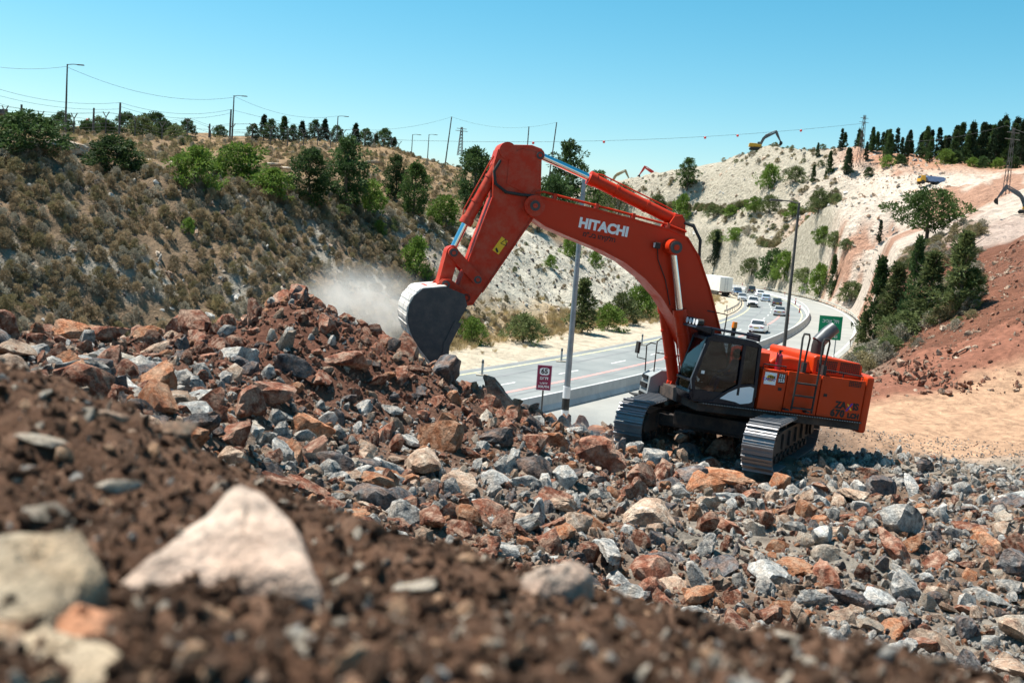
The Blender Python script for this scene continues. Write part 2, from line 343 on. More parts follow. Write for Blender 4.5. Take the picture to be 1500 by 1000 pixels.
def near_tint(X, Y):
    c = np.zeros(X.shape + (3,)) + np.array((.16, .11, .08)); nz = fbm(X * .35, Y * .35, 4, 61)
    c = mixc(c, (.24, .21, .175), sstep(-.1, .3, nz) * sstep(-3, 4, X))
    pile = np.exp(-(((X + 5) / 5) ** 2 + ((Y - 22) / 5) ** 2)) + sstep(-3, -8, X) * .6
    c = mixc(c, (.13, .058, .038), np.clip(pile * 1.3, 0, 1))
    tr = sstep(28.5 + 1.2 * nz, 31, Y) * sstep(10, 13, X); c = mixc(c, (.23, .10, .065), sstep(36, 38, Y) * sstep(10, 13, X)); tr = tr * sstep(40.8, 39.0, Y - .35 * (X - 14) + 1.5 * nz); c = mixc(c, (.42, .26, .165), tr)
    c = mixc(c, (.34, .30, .24), sstep(31, 34, Y) * sstep(9, 5, X))
    return c
set_tint(me, near_tint(X, Y)); struct(link('rubble_ground', me))
def HM(x, y):
    c = fbm(x * 3.2, y * 3.2, 3, 51) * .07 + np.abs(fbm(x * 11, y * 11, 3, 53)) * .04 + fbm(x * 38, y * 38, 2, 57) * .022
    return HR(x, y) + c * sstep(4.6, 3.6, y)
xx = np.linspace(-3.6, 3.6, 520); yy = np.concatenate([np.linspace(-1, .6, 40)[:-1], np.linspace(.6, 3, 200)[:-1], np.linspace(3, 5.0, 80)])
X, Y = np.meshgrid(xx, yy, indexing='ij'); Z = HM(X, Y)
edge = np.maximum(sstep(3.2, 3.6, np.abs(X)), sstep(4.5, 5.0, Y)); Z = Z - .3 * edge
struct(link('soil_mound', grid_mesh('soil_mound', X, Y, Z, M['soil'])))

# the hillside beyond the road, in road coordinates
sv = np.concatenate([np.arange(-75, 100, .55), np.arange(100, 330, 1.4)]); nv = np.concatenate([np.linspace(8.5, 34, 62)[:-1], np.linspace(34, 84, 60)[:-1], np.linspace(84, 150, 20)])
S, N = np.meshgrid(sv, nv, indexing='ij'); X, Y = road(S, N); Z = HL(S, N) - .06 * (N < 10.4)
me = grid_mesh('hillside', X, Y, Z, M['t_hill'])
def hill_tint(S, N):
    nz = fbm(S * .08, N * .08, 4, 71)
    c = np.zeros(S.shape + (3,)) + np.array((.20, .14, .09))
    grey = sstep(24, 33, S + nz * 14 + (N - 18) * .3) * sstep(36, 31, N + nz * 8)
    c = mixc(c, (.46, .425, .35), grey)
    c = mixc(c, (.29, .26, .215), sstep(.05, .3, fbm(S * .3, N * .3, 3, 73)) * (1 - grey) * sstep(34, 28, N))
    red = sstep(.3, .0, np.abs(S - 20 - 4 * nz) / 12) * sstep(26, 31, N) * sstep(37, 33, N); c = mixc(c, (.36, .13, .07), red * .8)
    c = mixc(c, (.50, .43, .33), sstep(18.5, 15.5, N + nz * 3))
    c = mixc(c, (.42, .30, .17), sstep(14, 17, N) * sstep(21, 18.5, N + nz * 3) * .8)
    c = mixc(c, (.28, .185, .105), sstep(40, 55, N) * (.4 + .5 * sstep(-.1, .2, nz)))
    return c
set_tint(me, hill_tint(S, N)); struct(link('hillside', me))
# the quarried far slope and the red bank, in road coordinates on the other side
sv = np.concatenate([np.arange(-12, 80, .9), np.arange(80, 430, 1.7)]); nv = -np.concatenate([np.linspace(6.9, 40, 70)[:-1], np.linspace(40, 120, 90)[:-1], np.linspace(120, 330, 40)])
S, N = np.meshgrid(sv, nv, indexing='ij'); X, Y = road(S, N); Z = HR(X, Y, S, N)
inn = sstep(31.8, 29, X) * sstep(47.8, 45, Y); Z = Z - .5 * inn
me = grid_mesh('quarry_slope', X, Y, Z, M['t_far'])
def far_tint(X, Y, Z):
    nz = fbm(X * .03, Y * .03, 4, 81); n2 = fbm(X * .12, Y * .12, 4, 83); u = X / np.maximum(Y, 1)
    c = np.zeros(X.shape + (3,)) + np.array((.43, .385, .305))
    chalk = sstep(.27, .34, u + nz * .06) * sstep(100, 130, Y); c = mixc(c, (.66, .55, .455), chalk)
    c = mixc(c, (.40, .19, .115), chalk * np.clip(sstep(.16, .34, n2 + nz * .5) + sstep(31, 36, Z + 6 * n2), 0, 1) * .8)
    bank = sstep(135, 95, Y + nz * 40) * sstep(.30, .40, u + n2 * .05) ; c = mixc(c, (.25, .11, .07), bank)
    c = mixc(c, (.56, .43, .36), sstep(90, 100, Y) * sstep(150, 125, Y) * sstep(.4, .45, u) * sstep(-.1, .15, n2))
    mid = sstep(140, 105, Y) * sstep(.40, .30, u); c = mixc(c, (.46, .38, .28), mid)
    c = mixc(c, (.42, .26, .165), sstep(40.8, 39, Y - .35 * (X - 14)) * sstep(10, 14, X))
    top = sstep(30, 36, Z) * sstep(.3, .36, u); c = mixc(c, (.50, .27, .17), top * .8)
    return c
set_tint(me, far_tint(X, Y, Z)); struct(link('quarry_slope', me))
# base sheet far below everything, out to the horizon
gx = np.linspace(-3500, 3500, 30); X, Y = np.meshgrid(gx, gx + 1500, indexing='ij')
me = grid_mesh('plain', X, Y, X * 0 - 9, M['scrub_soil']); struct(link('plain', me))

# road sheets
def ribbon(name, n0, n1, s0, s1, z, m, step=2.0, curve=None):
    sv = np.arange(s0, s1 + .1, step); S, N = np.meshgrid(sv, np.array([n0, n1]), indexing='ij')
    if curve is not None: N = N + curve(S)
    X, Y = road(S, N); return struct(link(name, grid_mesh(name, X, Y, X * 0 + z, m, False)))
ribbon('road', -6.9, 10.2, -60, 420, ROADZ, M['asphalt'])
M['pale'] = mat('dusty_asphalt', [(.245, .245, .228), (.30, .295, .27)], scale=.3, rough=.9, bump=.1, bscale=25)
ribbon('road', -6.9, -.05, -60, 420, ROADZ + .004, M['pale'])
for n, m in ((9.2, 'yellow_line'), (.95, 'yellow_line'), (-6.3, 'white_line')): ribbon('road_marking', n - .08, n + .08, -40, 400, ROADZ + .008, M[m])
ribbon('road_marking', 3.95, 4.25, -40, 140, ROADZ + .009, M['red_line'])
M['skid'] = mat('tyre_mark', [(.15, .16, .165), (.20, .205, .21)], scale=.3, rough=.85)
ribbon('road_marking', 3.2, 3.34, -40, 120, ROADZ + .008, M['skid'], curve=lambda s: .25 * np.sin(s * .05)); ribbon('road_marking', 7.3, 7.5, -30, 160, ROADZ + .008, M['skid'], curve=lambda s: .3 * np.sin(s * .04))
ribbon('road_marking', 9.75, 9.9, -40, 160, ROADZ + .008, M['skid'])
for s in range(-30, 380, 9): ribbon('road_marking', 5.6, 5.74, s, s + 3, ROADZ + .010, M['white_line'], 1.0)

# ================================================================== the excavator (local X forward, Y to its cab side, Z up)
def paintmat(name, col, dust=(.36, .24, .17), amount=.25, rough=.38, scale=2.2):
    m = mat(name, [col, col], scale=scale, rough=rough, spec=.22, coat=.03); t = m.node_tree; P = t.nodes['Principled BSDF']; L = t.links.new
    tc = nd(t, 'ShaderNodeTexCoord'); n1 = nd(t, 'ShaderNodeTexNoise', Scale=scale, Detail=9.0, Roughness=.7); L(tc.outputs['Object'], n1.inputs['Vector'])
    cr = nd(t, 'ShaderNodeValToRGB'); L(n1.outputs['Fac'], cr.inputs['Fac']); cr.color_ramp.elements[0].position = .42; cr.color_ramp.elements[1].position = .8
    n2 = nd(t, 'ShaderNodeTexNoise', Scale=scale * 14, Detail=4.0, Roughness=.6); L(tc.outputs['Object'], n2.inputs['Vector'])
    c2 = nd(t, 'ShaderNodeValToRGB'); L(n2.outputs['Fac'], c2.inputs['Fac']); c2.color_ramp.elements[0].position = .66; c2.color_ramp.elements[1].position = .72
    mu = nd(t, 'ShaderNodeMath', operation='MULTIPLY'); L(cr.outputs['Color'], mu.inputs[0]); mu.inputs[1].default_value = amount
    mx = nd(t, 'ShaderNodeMix', data_type='RGBA'); L(mu.outputs[0], mx.inputs['Factor']); mx.inputs[6].default_value = tuple(col) + (1,); mx.inputs[7].default_value = dust + (1,)
    m2 = nd(t, 'ShaderNodeMath', operation='MULTIPLY'); L(c2.outputs['Color'], m2.inputs[0]); m2.inputs[1].default_value = amount * 1.2
    my = nd(t, 'ShaderNodeMix', data_type='RGBA'); L(m2.outputs[0], my.inputs['Factor']); L(mx.outputs[2], my.inputs[6]); my.inputs[7].default_value = (.06, .045, .04, 1)
    L(my.outputs[2], P.inputs['Base Color'])
    ra = nd(t, 'ShaderNodeMath', operation='MULTIPLY_ADD'); L(cr.outputs['Color'], ra.inputs[0]); ra.inputs[1].default_value = .4; ra.inputs[2].default_value = rough; L(ra.outputs[0], P.inputs['Roughness'])
    return m
M['orange'] = paintmat('orange_paint', (.50, .027, .004), amount=.08)
M['orange_h'] = paintmat('orange_house_paint', (.53, .043, .004), amount=.07)
M['orange_w'] = paintmat('worn_orange_paint', (.47, .026, .006), amount=.42, rough=.5, scale=3)
M['cabblack'] = paintmat('cab_paint', (.010, .013, .022), amount=.10, rough=.25)
M['frameblack'] = paintmat('frame_paint', (.02, .02, .022), amount=.35, rough=.6)
M['steel'] = paintmat('track_steel', (.22, .225, .24), dust=(.36, .29, .24), amount=.4, rough=.42, scale=5); M['steel'].node_tree.nodes['Principled BSDF'].inputs['Metallic'].default_value = .55
M['chrome'] = mat('chrome_rod', [(.75, .76, .78)], rough=.12, metal=1.0)
M['bucketside'] = paintmat('bucket_steel', (.055, .057, .062), dust=(.25, .2, .17), amount=.4, rough=.5, scale=4)
M['bucketback'] = mat('dusty_bucket_back', [(.34, .32, .30), (.56, .53, .49), (.66, .63, .58)], scale=2.5, rough=.6, metal=.1)
M['rubber'] = mat('rubber', [(.018, .018, .018), (.035, .033, .03)], scale=6, rough=.7)
M['glass'] = glassmat('cab_glass', (.5, .54, .57), .0)
M['lamp'] = mat('lamp_glass', [(.75, .77, .8)], rough=.15)
M['amber'] = mat('amber_lens', [(.85, .22, .02)], rough=.25)
M['extred'] = mat('extinguisher_red', [(.30, .012, .03)], rough=.3, coat=.4)
M['greypaint'] = paintmat('grey_box_paint', (.26, .29, .30), amount=.3, rough=.5)
M['exgrey'] = mat('exhaust_grey', [(.06, .065, .07), (.11, .115, .12)], scale=5, rough=.45, metal=.3)
M['yellow'] = mat('yellow_label', [(.80, .47, .02)], rough=.5)
M['blackprint'] = mat('black_print', [(.008, .008, .01)], rough=.5)
M['whiteprint'] = mat('white_print', [(.80, .81, .83)], rough=.5)
M['blueprint'] = mat('violet_print', [(.07, .02, .35)], rough=.5)

EXB = math.radians(13); EXT = math.radians(4.5)
ex = thing('excavator', 'orange crawler excavator with dark cab digging its bucket into the rock heap', 'excavator', (6.0, 27.6, .02))
ex.rotation_euler = Euler((0, -EXT, math.pi + EXB), 'XYZ')
E = lambda: MB()
# tracks
TA = math.radians(49); Rt = Matrix.Rotation(TA, 3, 'Z')
shoe = E(); shoe.bx(-.122, .122, -.39, .39, -.015, .015)
shoe.bx(-.10, -.062, -.39, .39, .015, .075); shoe.bx(.03, .055, -.39, .39, .015, .04)
for gy in (-.16, .16): shoe.cyl((.035, gy, .01), (.035, gy, .034), .024, n=6)
shoe_me = shoe.mesh('track_shoe', M['steel'])
rol = E(); rol.cyl((0, -.2, 0), (0, .2, 0), .17, n=14); rol.cyl((0, -.25, 0), (0, .25, 0), .09, n=10); rol_me = rol.mesh('roller', M['frameblack'], 40)
def track(side):
    t = link('track', None, ex, Rt @ Vector((0, side * 1.72, 0)), (0, 0, TA))
    r = .60; xc = 2.25; zc = .64; per = 2 * (2 * xc) + 2 * math.pi * r; n = 50
    for i in range(n):
        d = per * (i + .3) / n
        if d < 2 * xc: x, z, a = -xc + d, zc - r, 0; a = math.pi
        elif d < 2 * xc + math.pi * r:
            p = (d - 2 * xc) / r; x = xc + r * math.sin(p); z = zc - r * math.cos(p); a = math.pi - p
        elif d < 4 * xc + math.pi * r: x = xc - (d - 2 * xc - math.pi * r); z = zc + r; a = 0
        else:
            p = (d - 4 * xc - math.pi * r) / r; x = -xc - r * math.sin(p); z = zc + r * math.cos(p); a = -p
        if 0 < x < xc and z > zc + r - .01: z -= .02
        link('track_shoe', shoe_me, t, (x, 0, z), (0, a, 0))
    f = E(); f.prism([(-2.1, .42), (2.0, .42), (2.15, .6), (2.0, .92), (1.2, .98), (-1.9, .98), (-2.2, .7)], -.24, .24)
    for k in range(5): f.bx(-1.7 + k * .75, -1.62 + k * .75, -.3, .3, .5, .9)
    f.build('side_frame', M['frameblack'], t, bevel=.02)
    for x_, nm in ((xc, 'idler'), (-xc, 'sprocket')):
        w_ = E(); w_.cyl((x_, -.12, zc), (x_, .12, zc), .54, n=24); w_.cyl((x_, -.3, zc), (x_, .3, zc), .2, n=12); w_.build(nm, M['frameblack'], t, 40)
    for k in range(8): link('roller', rol_me, t, (-1.75 + k * .5, 0, .27))
    for k in (-.8, .8): link('roller', rol_me, t, (k, 0, 1.05), None, (.8, .8, .8))
for sd in (-1, 1): track(sd)
cb = E()
cb.bx(-1.25, 1.25, -1.05, 1.05, .62, 1.02); cb.cyl((0, 0, 1.0), (0, 0, 1.24), 1.02, n=32)
for sx in (-1, 1):
    cb.prismz([(sx * .55, -1.6), (sx * 1.3, -1.6), (sx * 1.15, 0), (sx * 1.3, 1.6), (sx * .55, 1.6)], .55, .9)
cbm = cb.build('car_body', M['frameblack'], ex, bevel=.03); cbm.rotation_euler = (0, 0, TA)
# the undercarriage stands level on the rubble while the house leans back a little
Tl = Matrix.Translation((0, 0, 1.0)) @ Matrix.Rotation(math.radians(3.6), 4, 'Y') @ Matrix.Translation((0, 0, -1.0))
for o_ in list(ex.children): o_.matrix_basis = Tl @ o_.matrix_basis
# upper structure
d = E(); d.bx(-3.16, 1.62, -1.6, 1.70, 1.18, 1.40); d.bx(.2, 1.75, -.5, .62, 1.2, 1.55); d.build('deck', M['frameblack'], ex, bevel=.02)
d = E(); d.bx(-3.14, 1.6, 1.70, 1.80, 1.385, 1.425); wk = d.build('walkway', M['frameblack'], ex)
d = E()
for k in range(62): d.bx(-3.1 + k * .075, -3.065 + k * .075, 1.8, 1.806, 1.40, 1.418)
d.build('tread_strip', M['galv'], wk)['kind'] = 'stuff'
d = E(); d.bx(-3.12, -.05, -1.62, 1.66, 1.40, 2.50); d.build('engine_housing', M['orange_h'], ex, bevel=.04)
for i, (x0, x1) in enumerate(((-.78, -.05), (-1.78, -.80), (-3.12, -1.80))):
    d = E(); d.bx(x0 + .006, x1 - .006, 1.64, 1.715, 1.44, 2.53 if i else 2.50); p_ = d.build('side_door', M['orange_h'], ex, bevel=.012)
    d = E(); lx = (-.62, None, -1.97)[i]
    if lx: d.bx(lx - .05, lx + .05, 1.715, 1.728, 1.98, 2.06); d.build('latch', M['blackprint'], p_)
    if i == 2:
        d = E()
        for a_ in range(7):
            for b_ in range(4): d.bx(-2.98 + a_ * .055, -2.942 + a_ * .055, 1.715, 1.722, 2.34 + b_ * .04, 2.368 + b_ * .04)
        d.build('vent', M['blackprint'], p_)['kind'] = 'stuff'
d = E(); d.prism([(-.03, 2.5), (-.03, 2.84), (-.12, 2.9), (-.38, 2.9), (-.4, 2.5)], -.2, 1.35); d.build('tank_cover', M['orange_h'], ex, bevel=.03)
d = E(); d.prism([(-.42, 2.5), (-.44, 2.66), (-.6, 2.8), (-1.0, 2.86), (-1.6, 2.84), (-1.75, 2.5)], -1.4, 1.25); d.build('hood', M['orange_h'], ex, 40, bevel=.05)
d = E(); d.prism([(-1.72, 2.5), (-1.70, 2.97), (-1.78, 3.02), (-3.1, 2.96), (-3.2, 2.88), (-3.22, 2.5)], -1.3, 1.30); cw = d.build('radiator_cowl', M['orange_h'], ex, bevel=.04)
d = E()
for (g0, g1) in ((-2.42, -1.80), (-3.12, -2.50)):
    for a_ in range(11):
        for b_ in range(6):
            x_ = g0 + (g1 - g0) * (a_ + .5) / 11; d.bx(x_ - .02, x_ + .02, 1.302, 1.310, 2.60 + b_ * .055 - .03 * (x_ + 2.4), 2.638 + b_ * .055 - .03 * (x_ + 2.4))
d.build('grille', M['blackprint'], cw)['kind'] = 'stuff'
d = E(); d.prismz([(-3.14, -1.66), (-3.14, 1.72), (-3.36, 1.70), (-3.62, 1.2), (-3.78, .5), (-3.78, -.5), (-3.62, -1.2), (-3.36, -1.64)], 1.12, 2.66); d.build('counterweight', M['orange_h'], ex, bevel=.06)
def tubepart(name, paths, r, m, parent=ex, n=6):
    os_ = []
    for p_ in paths: d = E(); d.tube(p_, r, n); os_.append(d.build(name, m, os_[0] if (os_ and name == 'ladder') else parent, 50))
    for o_ in os_[1:]:
        if name == 'ladder': o_.name = 'rail'
    return os_[0]
tubepart('handrail', [[(-.1, 1.6, 2.50), (-.1, 1.6, 2.62), (-.76, 1.6, 2.62), (-.76, 1.6, 2.50)], [(-1.95, 1.55, 2.52), (-1.95, 1.55, 2.68), (-3.1, 1.55, 2.63), (-3.1, 1.55, 2.5)], [(-2.5, 1.55, 2.5), (-2.5, 1.55, 2.66)]], .018, M['rubber'])
lad = tubepart('ladder', [[(-.96, 1.88, 1.52), (-.96, 1.90, 2.6), (-.94, 1.86, 3.45), (-.99, 1.82, 3.56), (-1.18, 1.74, 3.56), (-1.25, 1.68, 3.46), (-1.25, 1.60, 2.5)],
                          [(-1.56, 1.88, 1.5), (-1.56, 1.90, 2.6), (-1.54, 1.86, 3.40), (-1.59, 1.82, 3.5), (-1.78, 1.74, 3.5), (-1.85, 1.68, 3.40), (-1.85, 1.60, 2.5)]], .028, M['rubber'])
for z_ in (1.60, 1.93, 2.26): d = E(); d.bx(-1.56, -.96, 1.82, 1.94, z_ - .02, z_ + .02); d.build('rung', M['rubber'], lad)
for x_ in (-.84, -1.44):
    d = E(); d.bx(x_ - .06, x_ + .06, 1.72, 1.9, 1.50, 1.54); d.build('ladder_foot', M['rubber'], lad); d = E(); d.bx(x_ - .46, x_ - .36, 1.56, 1.68, 2.52, 2.80); d.build('rail_clamp', M['rubber'], lad)
exh = tubepart('exhaust_pipe', [[(-2.42, .15, 2.9), (-2.42, .15, 3.22), (-2.44, .15, 3.36)], ], .185, M['rubber'], n=14)
d = E(); d.tube([(-2.40, .15, 3.32), (-2.62, .15, 3.60), (-2.82, .15, 3.80)], [.20, .195, .185], 16); d.build('exhaust_tip', M['exgrey'], exh, 50)
fe = E(); fe.cyl((-.60, 1.45, 2.50), (-.60, 1.45, 2.86), .085, n=14); fe.sphere((-.60, 1.45, 2.86), .085, 14, 6)
fe = fe.build('fire_extinguisher', M['extred'], ex, 40)
d = E(); d.cyl((-.60, 1.45, 2.93), (-.60, 1.45, 3.0), .03); d.bx(-.66, -.55, 1.43, 1.47, 3.0, 3.03); d.tube([(-.60, 1.45, 2.99), (-.5, 1.48, 2.95), (-.5, 1.5, 2.7)], .014); d.build('valve', M['rubber'], fe)
# decals on the side
def decal(name, me_, X, Y, Z, parent, rx=math.pi / 2, ry=0.0, rz=math.pi):   # flat print on a face that looks along +Y
    return link(name, me_, parent, (X, Y, Z), (rx, ry, rz))
d = E(); d.bx(-.47, -.13, 1.7151, 1.718, 2.11, 2.43); lg = d.build('logo_plate', M['whiteprint'], ex)
d = E(); d.prism([(-.30 + .115 * math.cos(t) , 2.28 + .088 * math.sin(t)) for t in [2 * math.pi * k / 24 for k in range(24)]], 1.718, 1.7195); d.build('emblem', M['yellow'], lg)
decal('lettering', text_mesh('TREK', .10, M['blackprint'], .003), -.335, 1.721, 2.305, lg); decal('lettering', text_mesh('CARGO', .10, M['blueprint'], .003), -.27, 1.721, 2.245, lg)
d = E(); d.bx(-.72, -.53, 1.7151, 1.718, 2.18, 2.44); pl = d.build('number_plate', M['blackprint'], ex)
decal('lettering', text_mesh('121', .125, M['whiteprint'], .003), -.625, 1.72, 2.37, pl); decal('lettering', text_mesh('555', .125, M['whiteprint'], .003), -.625, 1.72, 2.25, pl)
decal('lettering', text_mesh('ZA', .25, M['blackprint'], .014, spacing=.95), -2.48, 1.719, 1.80, ex); decal('lettering', text_mesh('IS', .25, M['blackprint'], .014), -2.93, 1.719, 1.80, ex)
d = E(); d.prism([(-2.66, 1.86), (-2.71, 1.86), (-2.83, 1.70), (-2.78, 1.70)], 1.7151, 1.719); d.build('lettering', M['yellow'], ex)
d = E(); d.prism([(-2.84, 1.89), (-2.79, 1.89), (-2.64, 1.67), (-2.69, 1.67)], 1.7151, 1.721); d.build('lettering', M['blueprint'], ex)
decal('lettering', text_mesh('670', .25, M['blackprint'], .018, spacing=1.15), -2.42, 1.719, 1.575, ex); decal('lettering', text_mesh('LCH', .17, M['blackprint'], .015, spacing=1.1), -2.90, 1.719, 1.55, ex)
# cab
Y0, Y1 = .80, 1.73
cabp = [(.03, 1.42), (.12, 3.06), (.30, 3.16), (1.36, 3.20), (1.50, 3.10), (1.74, 2.0), (1.72, 1.62), (1.62, 1.42)]
cab = E()
cab.prism([(.03, 1.42), (.05, 1.78), (1.70, 1.70), (1.72, 1.62), (1.62, 1.42)], Y0, Y1)                 # sill
cab.prism([(.115, 3.02), (.13, 3.10), (.30, 3.18), (1.34, 3.22), (1.50, 3.12), (1.52, 3.03)], Y0, Y1)       # roof
def bar(mb, a, b, y0, y1, w): # bar in a side plane
    a = Vector((a[0], 0, a[1])); b = Vector((b[0], 0, b[1])); t = (b - a).normalized(); nrm = Vector((t.z, 0, -t.x)) * w / 2
    mb.prism([((a + nrm).x, (a + nrm).z), ((b + nrm).x, (b + nrm).z), ((b - nrm).x, (b - nrm).z), ((a - nrm).x, (a - nrm).z)], y0, y1)
for (ya, yb) in ((Y0, Y0 + .07), (Y1 - .07, Y1)):
    bar(cab, (1.70, 1.7), (1.48, 3.08), ya, yb, .09); bar(cab, (.52, 1.7), (.58, 3.08), ya, yb, .08); bar(cab, (.06, 1.7), (.14, 3.08), ya, yb, .09)
cab.prism([(.05, 1.7), (.14, 3.05), (.18, 3.05), (.10, 1.7)], Y0 + .07, Y1 - .07)
cab.prism([(1.66, 1.70), (1.74, 1.70), (1.74, 2.05), (1.66, 2.05)], Y0 + .07, Y0 + .1)
cab.bx(1.62, 1.745, Y0, Y1, 1.92, 1.98)
cabo = cab.build('cab', M['cabblack'], ex, bevel=.018)
d = E(); d.prism([(1.695, 2.0), (1.705, 2.0), (1.505, 3.03), (1.495, 3.03)], Y0 + .06, Y1 - .06); d.build('windshield', M['glass'], cabo)
d = E(); d.prism([(1.70, 1.72), (1.71, 1.72), (1.71, 1.92), (1.70, 1.92)], Y0 + .06, Y1 - .06); d.build('lower_window', M['glass'], cabo)
dr = E(); dr.prism([(.56, 1.74), (.58, 3.03), (1.44, 3.05), (1.66, 1.98), (1.64, 1.76), (1.30, 1.70)], Y1 - .05, Y1 - .04); dr.build('door_glass', M['glass'], cabo)
dr = E(); dr.prism([(.10, 1.74), (.15, 3.03), (.54, 3.03), (.52, 1.74)], Y1 - .05, Y1 - .04); dr.build('rear_side_window', M['glass'], cabo)
dr = E(); dr.prism([(.10, 1.74), (.15, 3.03), (1.46, 3.05), (1.68, 1.98), (1.66, 1.76)], Y0 + .03, Y0 + .04); dr.build('side_window', M['glass'], cabo)
dr = E(); dr.prism([(.05, 1.45), (.08, 2.02), (.20, 2.06), (.62, 1.98), (.95, 1.72), (1.15, 1.50), (1.6, 1.46), (1.58, 1.43)], Y1, Y1 + .02); door = dr.build('door_panel', M['cabblack'], cabo, bevel=.01)
dr = E(); dr.prism([(.12, 1.60), (.13, 1.96), (.24, 1.99), (.55, 1.92), (.80, 1.76), (.98, 1.58), (.6, 1.54), (.45, 1.50), (.2, 1.55)], Y1 + .02, Y1 + .023); dr.build('door_decal', M['whiteprint'], cabo)
for a_, b_ in (((.56, 1.72), (.60, 3.05)), ((1.62, 1.70), (1.69, 2.0)), ((1.69, 2.0), (1.46, 3.06))):
    dr = E(); bar(dr, a_, b_, Y1, Y1 + .03, .07); dr.build('door_frame', M['cabblack'], cabo, bevel=.008)
dr = E(); bar(dr, (1.30, 1.62), (1.62, 1.62), Y1, Y1 + .02, .24); dr.build('door_frame', M['cabblack'], cabo)
dr = E(); dr.prism([(1.42, 2.16), (1.50, 2.16), (1.50, 2.24), (1.42, 2.24)], Y1 - .039, Y1 - .036); dr.build('sticker', M['whiteprint'], cabo)
d = E()
for k in range(3): d.tube([(.16, Y1 - .05 - k * .28, 3.30), (1.42, Y1 - .05 - k * .28, 3.34)], .028)
for x_ in (.2, 1.38): d.bx(x_ - .03, x_ + .03, Y0 + .2, Y1 - .02, 3.18, 3.36)
d.build('roof_guard', M['cabblack'], cabo, bevel=.006)
d = E(); d.prism([(1.36, 3.18), (1.40, 3.38), (1.78, 3.36), (1.80, 3.30)], Y0, Y1 - .05); d.build('visor', M['cabblack'], cabo, bevel=.015)
for k in range(4):
    y_ = Y0 + .12 + k * .21; d = E(); d.cyl((1.60, y_, 3.46), (1.74, y_, 3.45), .085, n=14); lp = d.build('work_lamp', M['rubber'], ex, 40)
    d = E(); d.cyl((1.741, y_, 3.45), (1.752, y_, 3.45), .076, n=14); d.build('lens', M['lamp'], lp)
d = E(); d.cyl((.62, 1.0, 3.20), (.62, 1.0, 3.42), .06, n=12); bc = d.build('beacon_base', M['rubber'], ex, 40)
d = E(); d.cyl((.62, 1.0, 3.42), (.62, 1.0, 3.58), .075, .065, n=14); d.build('beacon', M['amber'], bc, 40)
d = E(); d.bx(.25, .80, 1.0, 1.5, 1.78, 1.98); d.bx(.2, .34, 1.0, 1.5, 1.98, 2.62); d.bx(.22, .32, 1.12, 1.38, 2.62, 2.85); d.build('seat', M['rubber'], cabo, bevel=.04)
d = E(); d.bx(1.1, 1.5, .95, 1.6, 1.5, 1.86); d.tube([(1.25, 1.5, 1.8), (1.2, 1.5, 2.1)], .03); d.tube([(1.25, 1.05, 1.8), (1.2, 1.05, 2.1)], .03); d.build('console', M['rubber'], cabo)
tubepart('handrail', [[(.6, .4, 3.1), (.6, .4, 3.72), (1.2, .4, 3.75)], ], .02, M['rubber'])
gb_ = tubepart('grab_bar', [[(1.70, Y1 + .05, 1.75), (1.76, Y1 + .07, 2.0), (1.56, Y1 + .07, 2.95)]], .014, M['galv'])
# draw the nose of the cab forward to its real length
for o_ in [cabo, gb_] + list(cabo.children) + [q for q in ex.children if q.name.startswith('work_lamp')] + [r for q in ex.children if q.name.startswith('work_lamp') for r in q.children]:
    for v_ in o_.data.vertices:
        if v_.co.x > .6: v_.co.x += (v_.co.x - .6) * .17
# boom
bt = [(6.58, 5.92), (6.32, 6.02), (4.74, 5.93), (3.7, 5.84), (2.64, 5.73), (2.12, 5.60), (1.71, 5.15), (1.27, 4.40), (.79, 3.4), (.40, 2.5), (.22, 2.05), (.35, 1.75), (.62, 1.72), (1.2, 2.2), (1.79, 2.99), (2.11, 3.45), (2.56, 3.94), (3.1, 4.36), (3.74, 4.70), (4.46, 4.93), (5.34, 5.13), (6.03, 5.30), (6.52, 5.52), (6.66, 5.72)]
d = E(); d.prism(bt, -.40, .40); bm_ = d.build('boom', M['orange'], ex, bevel=.015)
# the top and bottom plates stand a little proud of the side plates
def offset_strip(mb, pts, y0, y1, t):
    for (a, b) in zip(pts[:-1], pts[1:]):
        a = Vector(a); b = Vector(b); q = (b - a).normalized(); nrm = Vector((-q.y, q.x)) * t
        mb.prism([tuple(a - nrm), tuple(b - nrm), tuple(b + nrm), tuple(a + nrm)], y0, y1)
d = E(); offset_strip(d, bt[13:23], -.44, .44, .018); d.build('bottom_plate', M['orange'], bm_, fix=True)
d = E(); offset_strip(d, bt[1:10], -.44, .44, .018); d.build('top_plate', M['orange'], bm_)
for y_ in (-.41, .41):
    d = E(); d.cyl((6.42, y_ - .10, 5.76), (6.42, y_ + .10, 5.76), .27, n=24); d.build('boom_tip_boss', M['orange_w'], bm_, 40)
def pin(X, Z, y, r, parent, m='orange_w'):
    d = E(); d.cyl((X, -y, Z), (X, y, Z), r, n=20); o = d.build('pin', M[m], parent, 40)
    d = E(); d.cyl((X, y, Z), (X, y + .03, Z), r * .78, n=18); c_ = d.build('pin_cap', M['bucketside'], o, 40) if parent is not None else None
    d = E(); d.cyl((X, y + .031, Z), (X, y + .05, Z), r * .38, n=10); d.build('pin_bolt', M[m], o, 40); return o
pin(6.42, 5.76, .53, .17, ex)
d = E(); 
for y_ in (.27, .36): d.tube([(2.15, y_, 5.75), (2.7, y_, 5.86), (3.7, y_, 5.95), (4.74, y_, 6.04), (5.9, y_, 6.13), (6.2, y_, 6.16), (6.42, y_, 6.10)], .028)
d.build('hydraulic_line', M['orange'], bm_, 50)
d = E()
for x_, z_ in ((2.7, 5.80), (3.7, 5.9), (4.74, 5.99), (5.9, 6.06)): d.bx(x_ - .04, x_ + .04, .2, .42, z_ - .06, z_ + .1)
